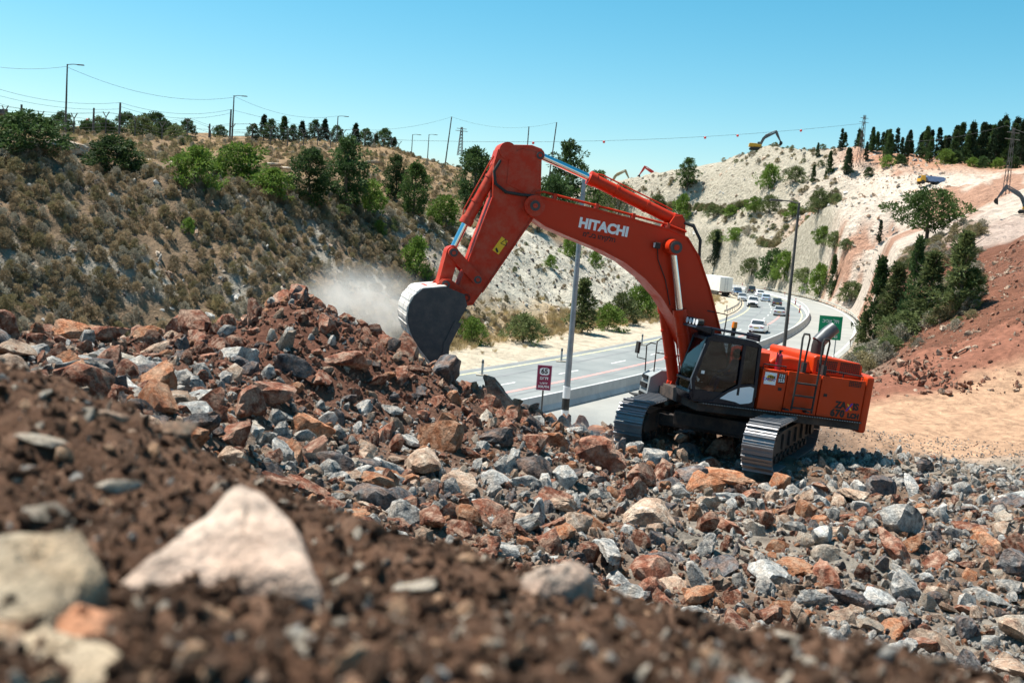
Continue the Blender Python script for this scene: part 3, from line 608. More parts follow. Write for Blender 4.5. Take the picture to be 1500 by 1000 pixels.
d.build('line_clamp', M['orange_w'], bm_)
d = E(); d.bx(2.90, 3.05, .46, .60, 5.18, 5.34); wl = d.build('work_lamp', M['rubber'], bm_, bevel=.01); d = E(); d.bx(3.05, 3.06, .48, .58, 5.2, 5.32); d.build('lens', M['lamp'], wl)
d = E(); d.tube([(2.92, .44, 5.2), (2.85, .44, 4.9), (2.55, .44, 4.4), (2.30, .44, 3.75)], .014); d.build('cable', M['rubber'], bm_)
ang = math.atan2(5.93 - 5.62, 4.74 - 3.6)
decal('lettering', text_mesh('HITACHI', .345, M['whiteprint'], .018, spacing=1.02), 4.47, .402, 5.50, bm_, ry=-.0).rotation_euler = Euler((math.pi / 2, -math.radians(-2.0), math.pi), 'XYZ')
he = decal('lettering', text_mesh('מ"עב והיקלח', .17, M['blackprint'], .005), 4.55, .402, 5.235, bm_); he.rotation_euler = Euler((math.pi / 2, math.radians(2.0), math.pi), 'XYZ')
# arm
ap = [(7.55, 7.03), (7.28, 7.19), (6.69, 7.28), (6.41, 7.23), (6.26, 6.06), (6.22, 5.75), (6.38, 5.45), (6.85, 4.49), (7.41, 3.36), (7.60, 3.00), (7.80, 2.95), (7.98, 3.15), (8.02, 3.41), (7.75, 4.68), (7.50, 5.80), (7.60, 6.65)]
d = E(); d.prism(ap, -.31, .31); am = d.build('arm', M['orange_w'], ex, bevel=.015)
d = E(); offset_strip(d, [(8.02, 3.41), (7.75, 4.68), (7.50, 5.80)], -.35, .35, .018); d.build('front_plate', M['orange_w'], am)
d = E(); offset_strip(d, [(6.38, 5.45), (6.85, 4.49), (7.41, 3.36)], -.35, .35, .018); d.build('rear_plate', M['orange_w'], am)
d = E(); d.prism([(7.25, 6.95), (6.9, 7.15), (6.45, 7.1), (6.35, 6.3), (6.6, 6.0), (7.2, 6.2)], .31, .33); d.build('stiffener', M['orange_w'], am, bevel=.01)
d = E(); d.cyl((7.30, -.34, 7.03), (7.30, .34, 7.03), .22, n=20); d.build('cylinder_boss', M['orange_w'], am, 40)
pin(7.59, 3.67, .42, .13, ex); pin(7.82, 3.17, .40, .14, ex); pin(8.31, 4.26, .46, .13, ex); pin(8.40, 3.43, .50, .13, ex); pin(6.45, 7.05, .35, .12, ex)
d = E(); an = math.radians(63)
q = [Vector((7.28, 4.60)), ]
d.box((7.12, .316, 4.62), (.42, .006, .20), Matrix.Rotation(an, 3, 'Y')); wd = d.build('warning_label', M['yellow'], am)
d = E()
for a_, b_ in (((7.00, 4.80), (7.12, 4.68)), ((7.12, 4.68), (6.96, 4.64)), ((6.96, 4.64), (7.00, 4.80))): bar(d, a_, b_, .3195, .3215, .018)
d.prism([(7.20, 4.56), (7.24, 4.52), (7.18, 4.42), (7.14, 4.46)], .3195, .3215); d.build('warning_mark', M['blackprint'], wd)
d = E(); d.tube([(7.45, .33, 6.75), (7.58, .37, 6.45), (7.50, .40, 6.15), (7.2, .42, 5.98), (6.8, .42, 5.98), (6.45, .42, 6.0)], .04, 8); d.build('hydraulic_hose', M['rubber'], am, 50)
d = E(); d.tube([(2.22, .25, 5.98), (1.95, .30, 5.92), (1.72, .34, 5.6), (1.66, .36, 5.1), (1.5, .36, 4.8)], .04, 8); d.tube([(2.22, .12, 5.98), (1.9, .15, 5.98), (1.64, .2, 5.6), (1.6, .2, 5.1), (1.42, .2, 4.8)], .035, 8); d.build('hydraulic_hose', M['rubber'], bm_, 50)
# cylinders
def hyd(name, a, b, c, y, rb, rr, m='orange', mid=None):    # a barrel base, b barrel end, c rod end
    d = E(); A = Vector((a[0], y, a[1])); B = Vector((b[0], y, b[1])); Cc = Vector((c[0], y, c[1])); t = (B - A).normalized()
    d.cyl(A, B, rb, n=18); d.cyl(B - t * .16, B + t * .02, rb * 1.16, n=18); d.cyl(A - t * .02, A + t * .12, rb * 1.1, n=18)
    d.cyl(A + Vector((0, -rb, 0)), A + Vector((0, rb, 0)), rb * 1.05, n=16)
    L_ = (B - A).length
    for f_ in (.35, .7): d.cyl(A + t * L_ * f_ - t * .03, A + t * L_ * f_ + t * .03, rb * 1.1, n=18)
    o = d.build(name, M[m], ex, 40)
    d = E(); d.cyl(B, Cc, rr, n=14); d.build('rod', M['chrome'], o, 40)
    d = E(); d.cyl(Cc + Vector((0, -rb * .8, 0)), Cc + Vector((0, rb * .8, 0)), rb * .85, n=16); d.build('rod_eye', M[m], o, 40)
    nr = Vector((-t.z, 0, t.x)); d = E(); d.tube([A + t * .2 + nr * (rb + .05), A + t * .4 + nr * (rb + .06), B - t * .3 + nr * (rb + .06), B - t * .1 + nr * rb], .02); d.build('oil_line', M[m], o, 50)
    return o
hyd('arm_cylinder', (2.38, 6.02), (4.95, 6.74), (6.42, 7.10), 0, .165, .095)
d = E()
for y_ in (-.24, .24): d.prism([(2.75, 5.65), (2.52, 6.12), (2.30, 6.18), (2.18, 6.0), (2.1, 5.5)], y_ - .03, y_ + .03)
d.build('cylinder_bracket', M['orange'], bm_, bevel=.01)
for y_ in (-.57, .57): hyd('boom_cylinder', (1.38, 1.55), (2.06, 3.66), (2.56, 5.28), y_, .165, .10)
pin(2.56, 5.28, .84, .21, ex, 'orange')
hyd('bucket_cylinder', (7.32, 6.98), (8.05, 5.05), (8.29, 4.32), 0, .15, .09, 'orange_w')
# linkage and bucket
def plate(mb, a, b, r, y0, y1):
    a = Vector((a[0], a[1])); b = Vector((b[0], b[1])); t = math.atan2(b.y - a.y, b.x - a.x); pts = []
    for k in range(9): f = t + math.pi / 2 + math.pi * k / 8; pts.append((a.x + r * math.cos(f), a.y + r * math.sin(f)))
    for k in range(9): f = t - math.pi / 2 + math.pi * k / 8; pts.append((b.x + r * math.cos(f), b.y + r * math.sin(f)))
    mb.prism(pts, y0, y1)
for y_ in (-.40, .40): d = E(); plate(d, (8.31, 4.26), (7.59, 3.67), .13, y_ - .04, y_ + .04); d.build('rocker_link', M['orange_w'], ex)
d = E(); plate(d, (8.31, 4.26), (8.40, 3.43), .16, -.30, .30); d.build('bucket_link', M['orange_w'], ex)
prof = [(7.80, 3.03), (7.98, 3.28), (8.45, 3.40), (9.03, 3.27), (9.22, 3.06), (9.31, 2.82), (9.32, 2.58), (9.28, 2.38), (9.19, 2.17), (9.06, 1.96), (8.86, 1.74), (8.64, 1.53), (8.27, 1.19)]
sidep = prof[1:] + [(8.20, 1.6), (8.22, 1.94), (8.03, 2.55), (7.86, 3.0)]
bk = link('bucket', None, ex)
for y_ in (-1.0, .96): d = E(); d.prism(sidep, y_, y_ + .04); d.build('side_plate', M['bucketside'], bk)
d = E(); offset_strip(d, prof[2:], -.99, .99, .025); d.build('shell', M['bucketback'], bk)
d = E()
for (a, b) in zip(prof[3:-1], prof[4:]):
    a = Vector(a); b = Vector(b); t = (b - a).normalized(); nrm = Vector((-t.y, t.x)) * -.045
    c0 = a + (b - a) * .12; c1 = a + (b - a) * .62
    d.prism([tuple(c0), tuple(c1), tuple(c1 - nrm), tuple(c0 - nrm)], -.97, .97)
d.build('wear_strip', M['bucketback'], bk)
d = E(); offset_strip(d, [(8.22, 1.94), (8.03, 2.55), (7.84, 3.02)], -1.03, 1.03, .03)
d = E()
for y_ in (-1.02, 1.0):
    d = E(); d.prism([(8.30, 1.3), (8.14, 1.5), (8.16, 1.96), (7.95, 2.55), (8.12, 2.6), (8.32, 1.98)], y_ - .02, y_ + .03); d.build('side_cutter', M['bucketside'], bk)
d = E()
for y_ in (-.42, .38): d.prism([(7.70, 3.05), (7.72, 3.28), (8.28, 3.58), (8.50, 3.56), (8.62, 3.40), (9.0, 3.30), (8.5, 3.2), (8.0, 2.95)], y_, y_ + .05)
d.bx(7.95, 8.9, -.5, .5, 3.3, 3.34); d.build('hinge_bracket', M['orange_w'], bk, bevel=.01)
for k in range(5):
    y_ = -.85 + k * .425; d = E(); d.prism([(8.36, 1.34), (8.20, 1.36), (8.06, .95), (8.12, .93)], y_ - .08, y_ + .08); d.build('tooth', M['steel'], bk)
# right-hand step box with mirror
d = E(); d.prism([(1.15, 1.0), (1.15, 1.86), (1.62, 1.84), (1.92, 1.62), (1.95, 1.05), (1.90, .98)], -1.72, -1.05); tb = d.build('step_box', M['greypaint'], ex, bevel=.02)
d = E(); d.bx(1.90, 1.97, -1.6, -1.2, 1.52, 1.62); d.bx(1.9, 1.985, -1.64, -1.16, 1.28, 1.40); d.bx(1.9, 1.985, -1.64, -1.16, 1.04, 1.12); d.build('step_recess', M['blackprint'], tb)
d = E(); d.bx(1.88, 2.22, -1.75, -1.3, .98, 1.02); d.build('step', M['rubber'], tb)
hr = tubepart('handrail', [[(1.75, -1.3, 1.75), (1.80, -1.3, 2.62), (1.70, -1.3, 2.72), (.9, -1.3, 2.72), (.85, -1.3, 1.8)], [(1.78, -1.3, 2.3), (.88, -1.3, 2.3)], [(1.90, -1.6, 1.7), (1.98, -1.6, 2.45), (1.9, -1.5, 2.55), (1.82, -1.35, 2.55)]], .02, M['rubber'])
d = E(); d.tube([(1.96, -1.6, 2.05), (2.12, -1.85, 2.05), (2.12, -1.85, 2.15)], .016); d.box((2.14, -1.86, 2.34), (.07, .22, .34)); d.build('mirror', M['rubber'], hr, bevel=.01)

# operator on the seat
def skin_body(name, J, Bn, R, m, lvl=2):
    me = bpy.data.meshes.new(name); me.from_pydata(J, Bn, []); o = bpy.data.objects.new(name, me); C.objects.link(o)
    md = o.modifiers.new('skin', 'SKIN'); md.use_smooth_shade = True
    for i, r in enumerate(R): me.skin_vertices[0].data[i].radius = r if hasattr(r, '__len__') else (r, r)
    me.skin_vertices[0].data[0].use_root = True
    s = o.modifiers.new('sub', 'SUBSURF'); s.levels = lvl; s.render_levels = lvl
    me.materials.append(m); return o
M['skin'] = mat('skin', [(.36, .19, .12), (.42, .23, .15)], scale=8, rough=.55)
M['shirt'] = mat('blue_shirt', [(.025, .05, .16), (.04, .075, .22)], scale=6, rough=.85)
M['trouser'] = mat('dark_trousers', [(.02, .02, .03), (.035, .035, .045)], scale=6, rough=.9)
mw = ex.matrix_basis
J = [(.52, 1.25, 2.06), (.48, 1.25, 2.30), (.47, 1.25, 2.50), (.49, 1.25, 2.62), (.49, 1.06, 2.53), (.62, 1.02, 2.28), (.92, 1.05, 2.20), (.49, 1.44, 2.53), (.62, 1.48, 2.28), (.92, 1.47, 2.20), (.60, 1.15, 2.05), (1.0, 1.13, 2.08), (1.08, 1.13, 1.70), (.60, 1.35, 2.05), (1.0, 1.37, 2.08), (1.08, 1.37, 1.70)]
Bn = [(0, 1), (1, 2), (2, 3), (2, 4), (4, 5), (5, 6), (2, 7), (7, 8), (8, 9), (0, 10), (10, 11), (11, 12), (0, 13), (13, 14), (14, 15)]
op = skin_body('person', J, Bn, [.15, .14, (.15, .13), .055, .07, .055, .035, .07, .055, .035, .09, .07, .05, .09, .07, .05], M['shirt'])
tag(op, 'seated operator in a blue shirt behind the cab door glass', 'person'); op.matrix_basis = mw.copy()
hd_ = E(); hd_.sphere((.53, 1.25, 2.75), .105, 14, 10, 1.22); hd_.sphere((.635, 1.25, 2.74), .022, 8, 6); hd_.sphere((.53, 1.148, 2.74), .025, 6, 5, 1.4); hd_.sphere((.53, 1.352, 2.74), .025, 6, 5, 1.4); hd_.build('head', M['skin'], op, 60)
for y_ in (1.05, 1.47):
    d = E(); d.sphere((.97, y_, 2.20), .045, 8, 6)
    for k in range(4): d.tube([(.99, y_ - .03 + k * .02, 2.21), (1.04, y_ - .03 + k * .02, 2.20), (1.05, y_ - .03 + k * .02, 2.16)], .010, 5)
    d.tube([(.95, y_ + .03, 2.21), (1.0, y_ + .045, 2.17)], .011, 5); d.build('hand', M['skin'], op, 60)
d = E(); d.sphere((.515, 1.25, 2.80), .112, 12, 8, .9); d.prismz([(.56, 1.16), (.72, 1.18), (.74, 1.25), (.72, 1.32), (.56, 1.34)], 2.80, 2.812); d.build('cap', M['trouser'], op, 50)

# ================================================================== rocks
def rock_mesh(name, seed, m, sub=3, rough=.06, flat=.75):
    r_ = np.random.default_rng(seed); bm = bmesh.new(); bmesh.ops.create_icosphere(bm, subdivisions=sub, radius=1.0)
    D = np.array([v.co[:] for v in bm.verts]); nP = r_.integers(7, 13)
    Nn = r_.normal(size=(nP, 3)); Nn /= np.linalg.norm(Nn, axis=1)[:, None]; hh = r_.uniform(.42, .95, nP)
    dd = D @ Nn.T; rad = np.where(dd > .05, hh / np.maximum(dd, .05), 9).min(1); rad = np.minimum(rad, 1.35)
    sc_ = np.array([r_.uniform(.9, 1.4), r_.uniform(.55, .95), r_.uniform(.38, .75) * flat / .75]); V = D * rad[:, None]
    o = r_.uniform(0, 90)
    nz = fbm(V[:, 0] * 2.2 + o + V[:, 2], V[:, 1] * 2.2 - o + 1.7 * V[:, 2], 4, seed, .6); V = V * (1 + rough * 2.2 * nz)[:, None] * sc_
    V /= np.abs(V).max()
    for v, q in zip(bm.verts, V): v.co = q
    me = bpy.data.meshes.new(name); bm.to_mesh(me); bm.free(); me.materials.append(m); me.shade_smooth(); me.set_sharp_from_angle(angle=math.radians(24)); return me
def rockmat(name, a, b, c, dust, scale=1.6):
    m = mat(name, [a, b, c], scale=scale, rough=.92, bump=.9, bscale=7, rand=.42, spec=.15, lo=.36, hi=.66, detail=9, distort=.6, bdist=.10)
    t = m.node_tree; P = t.nodes['Principled BSDF']; L = t.links.new; src = P.inputs['Base Color'].links[0].from_socket
    g = nd(t, 'ShaderNodeNewGeometry'); sp = nd(t, 'ShaderNodeSeparateXYZ'); L(g.outputs['Normal'], sp.inputs[0])
    tc = nd(t, 'ShaderNodeTexCoord'); n1 = nd(t, 'ShaderNodeTexNoise', Scale=3.0, Detail=6.0); L(tc.outputs['Object'], n1.inputs['Vector'])
    mr = nd(t, 'ShaderNodeMapRange'); L(n1.outputs['Fac'], mr.inputs['Value'])
    for k, v_ in (('From Min', .42), ('From Max', .66), ('To Min', 0), ('To Max', .75)): mr.inputs[k].default_value = v_
    mx = nd(t, 'ShaderNodeMix', data_type='RGBA'); L(mr.outputs[0], mx.inputs['Factor']); L(src, mx.inputs[6]); mx.inputs[7].default_value = dust + (1,)
    n2 = nd(t, 'ShaderNodeTexNoise', Scale=11.0, Detail=5.0, Roughness=.75); L(tc.outputs['Object'], n2.inputs['Vector']); m2 = nd(t, 'ShaderNodeMapRange'); L(n2.outputs['Fac'], m2.inputs['Value'])
    for k, v_ in (('From Min', .34), ('From Max', .64), ('To Min', .62), ('To Max', 1.42)): m2.inputs[k].default_value = v_
    hv = nd(t, 'ShaderNodeHueSaturation'); L(m2.outputs[0], hv.inputs['Value']); L(mx.outputs[2], hv.inputs['Color']); L(hv.outputs[0], P.inputs['Base Color'])
    b1 = P.inputs['Normal'].links[0].from_node; b2 = nd(t, 'ShaderNodeBump', Strength=.8, Distance=.03); L(n2.outputs['Fac'], b2.inputs['Height']); L(b1.outputs['Normal'], b2.inputs['Normal']); L(b2.outputs['Normal'], P.inputs['Normal'])
    return m
RM = {'red': rockmat('rust_red_rock', (.10, .036, .024), (.23, .085, .05), (.35, .18, .12), (.44, .31, .23)),
      'grey': rockmat('grey_rock', (.10, .105, .11), (.34, .34, .325), (.58, .565, .53), (.58, .50, .42)),
      'tan': rockmat('tan_rock', (.17, .11, .08), (.42, .32, .24), (.57, .48, .39), (.44, .27, .18)),
      'dark': rockmat('dark_rock', (.035, .037, .042), (.10, .10, .105), (.24, .23, .22), (.25, .16, .12)),
      'orange': rockmat('orange_rock', (.24, .085, .04), (.40, .17, .085), (.46, .28, .18), (.42, .27, .18)),
      'pale': rockmat('pale_rock', (.32, .275, .22), (.46, .40, .33), (.56, .51, .44), (.40, .29, .21))}
kinds = list(RM); NSH = 7
PROTO = {k: [rock_mesh('rock', 100 + 13 * i + j * 7, RM[k], 3) for i in range(NSH)] for j, k in enumerate(kinds)}
PSMALL = {k: [rock_mesh('stone', 300 + 13 * i + j * 7, RM[k], 2) for i in range(4)] for j, k in enumerate(kinds)}
proto_col = bpy.data.collections.new('stone_shapes')
proto_list = []
for k in kinds:
    for me in PSMALL[k]: o = bpy.data.objects.new('s%02d' % len(proto_list), me); proto_col.objects.link(o); proto_list.append(o)
def gn_scatter(name, pts, rot, scl, idx, coll, parent=None):
    me = bpy.data.meshes.new(name); n = len(pts); me.vertices.add(n); me.vertices.foreach_set('co', np.asarray(pts, np.float32).ravel())
    for nm, ty, dat in (('rot', 'FLOAT_VECTOR', rot), ('scl', 'FLOAT_VECTOR', scl)):
        a = me.attributes.new(nm, ty, 'POINT'); a.data.foreach_set('vector', np.asarray(dat, np.float32).ravel())
    a = me.attributes.new('idx', 'INT', 'POINT'); a.data.foreach_set('value', np.asarray(idx, np.int32))
    o = link(name, me, parent); g = bpy.data.node_groups.new(name, 'GeometryNodeTree')
    g.interface.new_socket('Geometry', in_out='INPUT', socket_type='NodeSocketGeometry'); g.interface.new_socket('Geometry', in_out='OUTPUT', socket_type='NodeSocketGeometry')
    gi = g.nodes.new('NodeGroupInput'); go = g.nodes.new('NodeGroupOutput'); ip = g.nodes.new('GeometryNodeInstanceOnPoints'); ci = g.nodes.new('GeometryNodeCollectionInfo')
    ci.inputs['Collection'].default_value = coll; ci.inputs['Separate Children'].default_value = True; ci.inputs['Reset Children'].default_value = True
    L = g.links.new
    def attr(nm, ty):
        q = g.nodes.new('GeometryNodeInputNamedAttribute'); q.data_type = ty; q.inputs['Name'].default_value = nm; return q.outputs['Attribute']
    er = g.nodes.new('FunctionNodeEulerToRotation'); L(attr('rot', 'FLOAT_VECTOR'), er.inputs[0])
    L(gi.outputs[0], ip.inputs['Points']); L(ci.outputs[0], ip.inputs['Instance']); ip.inputs['Pick Instance'].default_value = True
    L(attr('idx', 'INT'), ip.inputs['Instance Index']); L(er.outputs[0], ip.inputs['Rotation']); L(attr('scl', 'FLOAT_VECTOR'), ip.inputs['Scale']); L(ip.outputs[0], go.inputs[0])
    md = o.modifiers.new('scatter', 'NODES'); md.node_group = g; return o
def project(P):
    q = P - CAM; wd = q @ FW; return 750 + FPX * (q @ RT) / wd, 500 - FPX * (q @ UP) / wd, wd
# where the excavator stands: keep big rocks clear of the tracks
trk = []
for sd in (-1, 1):
    for f_ in np.linspace(-2.9, 2.9, 12):
        q = Rt @ Vector((f_, sd * 1.72, .2)); q = mw @ q; trk.append((q.x, q.y))
trk = np.array(trk)
def weights(x, y):
    nz = float(fbm(np.array(x * .22), np.array(y * .22), 3, 91)) * 2.2
    pile = math.exp(-(((x + 4.5) / 4.2) ** 2 + ((y - 22) / 4.5) ** 2)) * 1.5 + float(sstep(-2.5, -6, x)) * .55
    ridge = math.exp(-((y - 21.5 + .25 * (x - 5)) / 2.2) ** 2) * float(sstep(2, 5, x))
    right = float(sstep(1, 6, x)); farg = float(sstep(24, 27, y) * sstep(7, 9, x))
    wgt = {'red': .20 + 1.6 * pile + .5 * ridge + max(nz, 0), 'orange': .10 + .12 * pile + .35 * ridge + .25 * max(nz, 0), 'grey': .34 + .7 * right + .9 * farg + max(-nz, 0), 'tan': .42 + .1 * right, 'dark': .26 + .2 * pile + .14 * right, 'pale': .08 + .10 * right + .5 * farg}
    if farg > .3: wgt['red'] *= .2; wgt['orange'] *= .2
    return list(wgt), list(wgt.values())
rocks = []                                               # x, y, r, kind
cell = {}
def free(x, y, r):
    ci, cj = int(x // 1.5), int(y // 1.5)
    for a in (-1, 0, 1):
        for b in (-1, 0, 1):
            for (x2, y2, r2) in cell.get((ci + a, cj + b), ()):
                if (x - x2) ** 2 + (y - y2) ** 2 < ((r + r2) * .72) ** 2: return False
    return True
def sprinkle(n, r0, r1, p=1.6, dart=True, ymin=6.5, tries=6):
    got = 0; k = 0
    while got < n and k < n * tries:
        k += 1
        y = rnd.uniform(ymin, 33.5); x = rnd.uniform(-.62 * y - 1, .60 * y + 1)
        if x < -20 or x > 24: continue
        r = r0 * (r1 / r0) ** (rnd.random() ** p)
        r = min(r, .026 * y)
        # the dirt track and the road side stay clear, coarse rock thins out on the far gravel
        if y > 28.5 + .25 * max(0, 14 - x) and x > 9 and r > .05: continue
        if x > 8.5 and y > 24 and r > .22 and rnd.random() < .9: continue
        if y > 30 and -3 < x < 9 and r > .3: continue
        if ((trk - (x, y)) ** 2).sum(1).min() < (r + .5) ** 2: continue
        if dart:
            if not free(x, y, r): continue
            cell.setdefault((int(x // 1.5), int(y // 1.5)), []).append((x, y, r))
        ks, ws = weights(x, y); rocks.append((x, y, r, rnd.choices(ks, ws)[0])); got += 1
sprinkle(430, .33, .60, 1.5); sprinkle(1500, .19, .33); sprinkle(4200, .11, .20); sprinkle(15000, .06, .11, dart=False); sprinkle(42000, .028, .06, dart=False)
A = np.array([(x, y, r) for x, y, r, k in rocks]); KD = np.array([kinds.index(k) for *_, k in rocks])
Zr = HN(A[:, 0], A[:, 1]); sink = rng.uniform(-.15, .5, len(A)) * A[:, 2] * .7; PZ = np.stack([A[:, 0], A[:, 1], Zr + sink], 1)
U, V, WD = project(PZ); size = np.where((U > -30) & (U < 1530) & (V > 380) & (V < 1010), A[:, 2] / WD * FPX, 0)
# hidden behind the foreground mound? sample the sight line
def hidden(P):
    d = P - CAM; hid = np.zeros(len(P), bool)
    for t in (.08, .12, .18, .26, .36, .48, .62, .76, .88):
        q = CAM + d * t; hid |= q[:, 2] < HR(q[:, 0], q[:, 1]) - .02
    return hid
cand = np.argsort(-size)[:1500]; hid = hidden(PZ[cand] + np.array([0, 0, .15])); cand = cand[~hid][:285]
named = set(cand.tolist())
cname = {'red': 'rust-red', 'orange': 'orange-brown', 'grey': 'grey', 'tan': 'tan', 'dark': 'dark charcoal', 'pale': 'pale cream'}
for i in cand:
    x, y, r, k = rocks[i]
    reg = 'on the heap below the excavator bucket' if (x < 0 and y > 18) else 'on the raised spoil beside the shrubby hillside' if x < -3 else 'in the rubble in front of the excavator tracks' if (y > 18 and x < 10) else 'on the gravel near the dirt track' if (x > 9 and y > 20) else 'in the broken rubble below the brown soil mound'
    o = link('rock', PROTO[k][rnd.randrange(NSH)], None, PZ[i], (rnd.uniform(-.5, .5) + (math.pi if rnd.random() < .5 else 0), rnd.uniform(-.5, .5), rnd.uniform(0, 6.28)), (r * rnd.uniform(.9, 1.3), r * rnd.uniform(.9, 1.25), r * rnd.uniform(.9, 1.3)))
    tag(o, 'angular %s rock lying %s' % (cname[k], reg), 'rock', '%s rocks %s' % (cname[k], reg))
rest = np.array([i for i in range(len(rocks)) if i not in named])
ang = np.stack([rng.uniform(0, 6.28, len(rest)), rng.uniform(0, 6.28, len(rest)), rng.uniform(0, 6.28, len(rest))], 1); sc3 = A[rest, 2][:, None] * rng.uniform(.8, 1.3, (len(rest), 3))
stuff(gn_scatter('rubble', PZ[rest], ang, sc3, KD[rest] * 4 + rng.integers(0, 4, len(rest)), proto_col), 'countless small broken stones filling the rubble field around the excavator', 'rubble')

# landmark rocks
def landmark(u, v, y, r, kind, seed, label, scl=(1, 1, 1), rot=None, lift=0.0):
    p = aty(u, v, y); me = rock_mesh('rock', seed, RM[kind], 4, .07)
    o = link('boulder' if r > .3 else 'rock', me, None, (p[0], p[1], p[2] + lift), rot or (rnd.uniform(-.3, .3), rnd.uniform(-.3, .3), rnd.uniform(0, 6)), tuple(r * s for s in scl))
    return tag(o, label, 'boulder' if r > .3 else 'rock')
landmark(92, 582, 9.0, .30, 'orange', 901, 'rounded orange boulder beside the brown soil mound', (1, 1, .95))
landmark(205, 575, 11.5, .22, 'grey', 902, 'smooth light grey stone next to the rounded orange boulder')
landmark(165, 550, 12.5, .28, 'orange', 903, 'flat-faced orange block leaning behind the rounded orange boulder')
landmark(443, 690, 13.6, .27, 'red', 904, 'upright rock with a brick-red face and white rim in the rubble', (.8, .8, 1.1))
landmark(580, 640, 18.5, .36, 'dark', 905, 'glossy dark rounded boulder in the middle of the rubble slope', (1, .9, .9))
landmark(515, 535, 22, .62, 'red', 906, 'big rust-brown split block halfway up the heap', (1, .9, 1))
landmark(420, 450, 21.8, .7, 'red', 907, 'large red-brown block crowning the heap', (1, .9, .9))
landmark(440, 424, 22.0, .45, 'red', 908, 'pointed red-brown rock at the very top of the heap', (.8, .8, 1.2))
landmark(395, 482, 21, .75, 'red', 918, 'broad red slab under the crown of the heap', (1.3, .9, .6))
landmark(480, 490, 22, .6, 'red', 919, 'blocky rust-red rock on the bucket side of the heap crest', (1, .9, .8))
landmark(712, 582, 26, .6, 'dark', 909, 'long dark rock standing on the heap edge above the road', (1.1, .7, .8))
landmark(943, 672, 23.6, .42, 'orange', 910, 'rounded orange-tan boulder against the front of the far track', (.8, .8, 1.1))
landmark(1142, 703, 23.6, .45, 'orange', 911, 'tall pointed orange rock in front of the near track', (.7, .7, 1.3))
landmark(1060, 700, 23.0, .55, 'orange', 912, 'wide orange slab between the two tracks', (1.4, .9, .6))
landmark(985, 700, 22.6, .50, 'red', 920, 'blocky rust-red rock before the gap between the tracks', (1.2, .9, .8))
landmark(1000, 745, 20.5, .40, 'red', 921, 'low red slab tilted towards the soil mound', (1.4, .8, .6))
landmark(868, 700, 22, .36, 'orange', 922, 'squarish orange block by the dust in front of the far track', (1, .9, .9))
landmark(1200, 712, 22.5, .42, 'red', 923, 'reddish brown block just beyond the tall pointed rock', (1.1, .9, .8))
landmark(1255, 722, 22, .45, 'tan', 924, 'broad tan boulder streaked grey beside the gravel', (1.4, .9, .7))
landmark(1275, 690, 24, .36, 'red', 925, 'dark red wedge rock at the edge of the gravel', (1, .8, .9))
landmark(1365, 790, 18.6, .36, 'dark', 926, 'dark rusty boulder in the rubble below the gravel', (1.2, .9, .9))
landmark(1435, 778, 19, .30, 'orange', 927, 'cube-like orange rock at the end of the rubble', (1, 1, .8))
landmark(1000, 640, 26.5, .3, 'tan', 928, 'tan stone in the shade under the car body', (1, .9, .8))
landmark(615, 745, 14.6, .34, 'tan', 929, 'tan rounded boulder above the bluish dark rock', (1.1, .9, .9))
landmark(700, 760, 14.8, .33, 'grey', 930, 'pale grey cracked rock next to the tan rounded boulder', (1, .9, .9))
landmark(765, 765, 15.2, .36, 'grey', 931, 'wide flat-topped grey rock with a cleft', (1.3, .8, .7))
landmark(520, 705, 14.5, .30, 'red', 932, 'brown lumpy rock below the red slope', (1, .9, .9))
landmark(1240, 875, 15.0, .42, 'dark', 913, 'dark brown domed boulder amid pale rubble', (1, .9, .85))
landmark(830, 738, 17.2, .48, 'tan', 914, 'big cream-tan boulder in the centre of the rubble', (1, .9, .8))
landmark(895, 805, 15.2, .48, 'grey', 915, 'large light grey boulder with cracked top', (1.2, .9, .7))
landmark(1110, 865, 15.2, .42, 'orange', 916, 'flat grey rock with a bright orange top', (1.2, .9, .6))
landmark(655, 775, 14.0, .28, 'dark', 917, 'pair-faced bluish dark rock by the edge of the soil mound', (1, .9, .8))

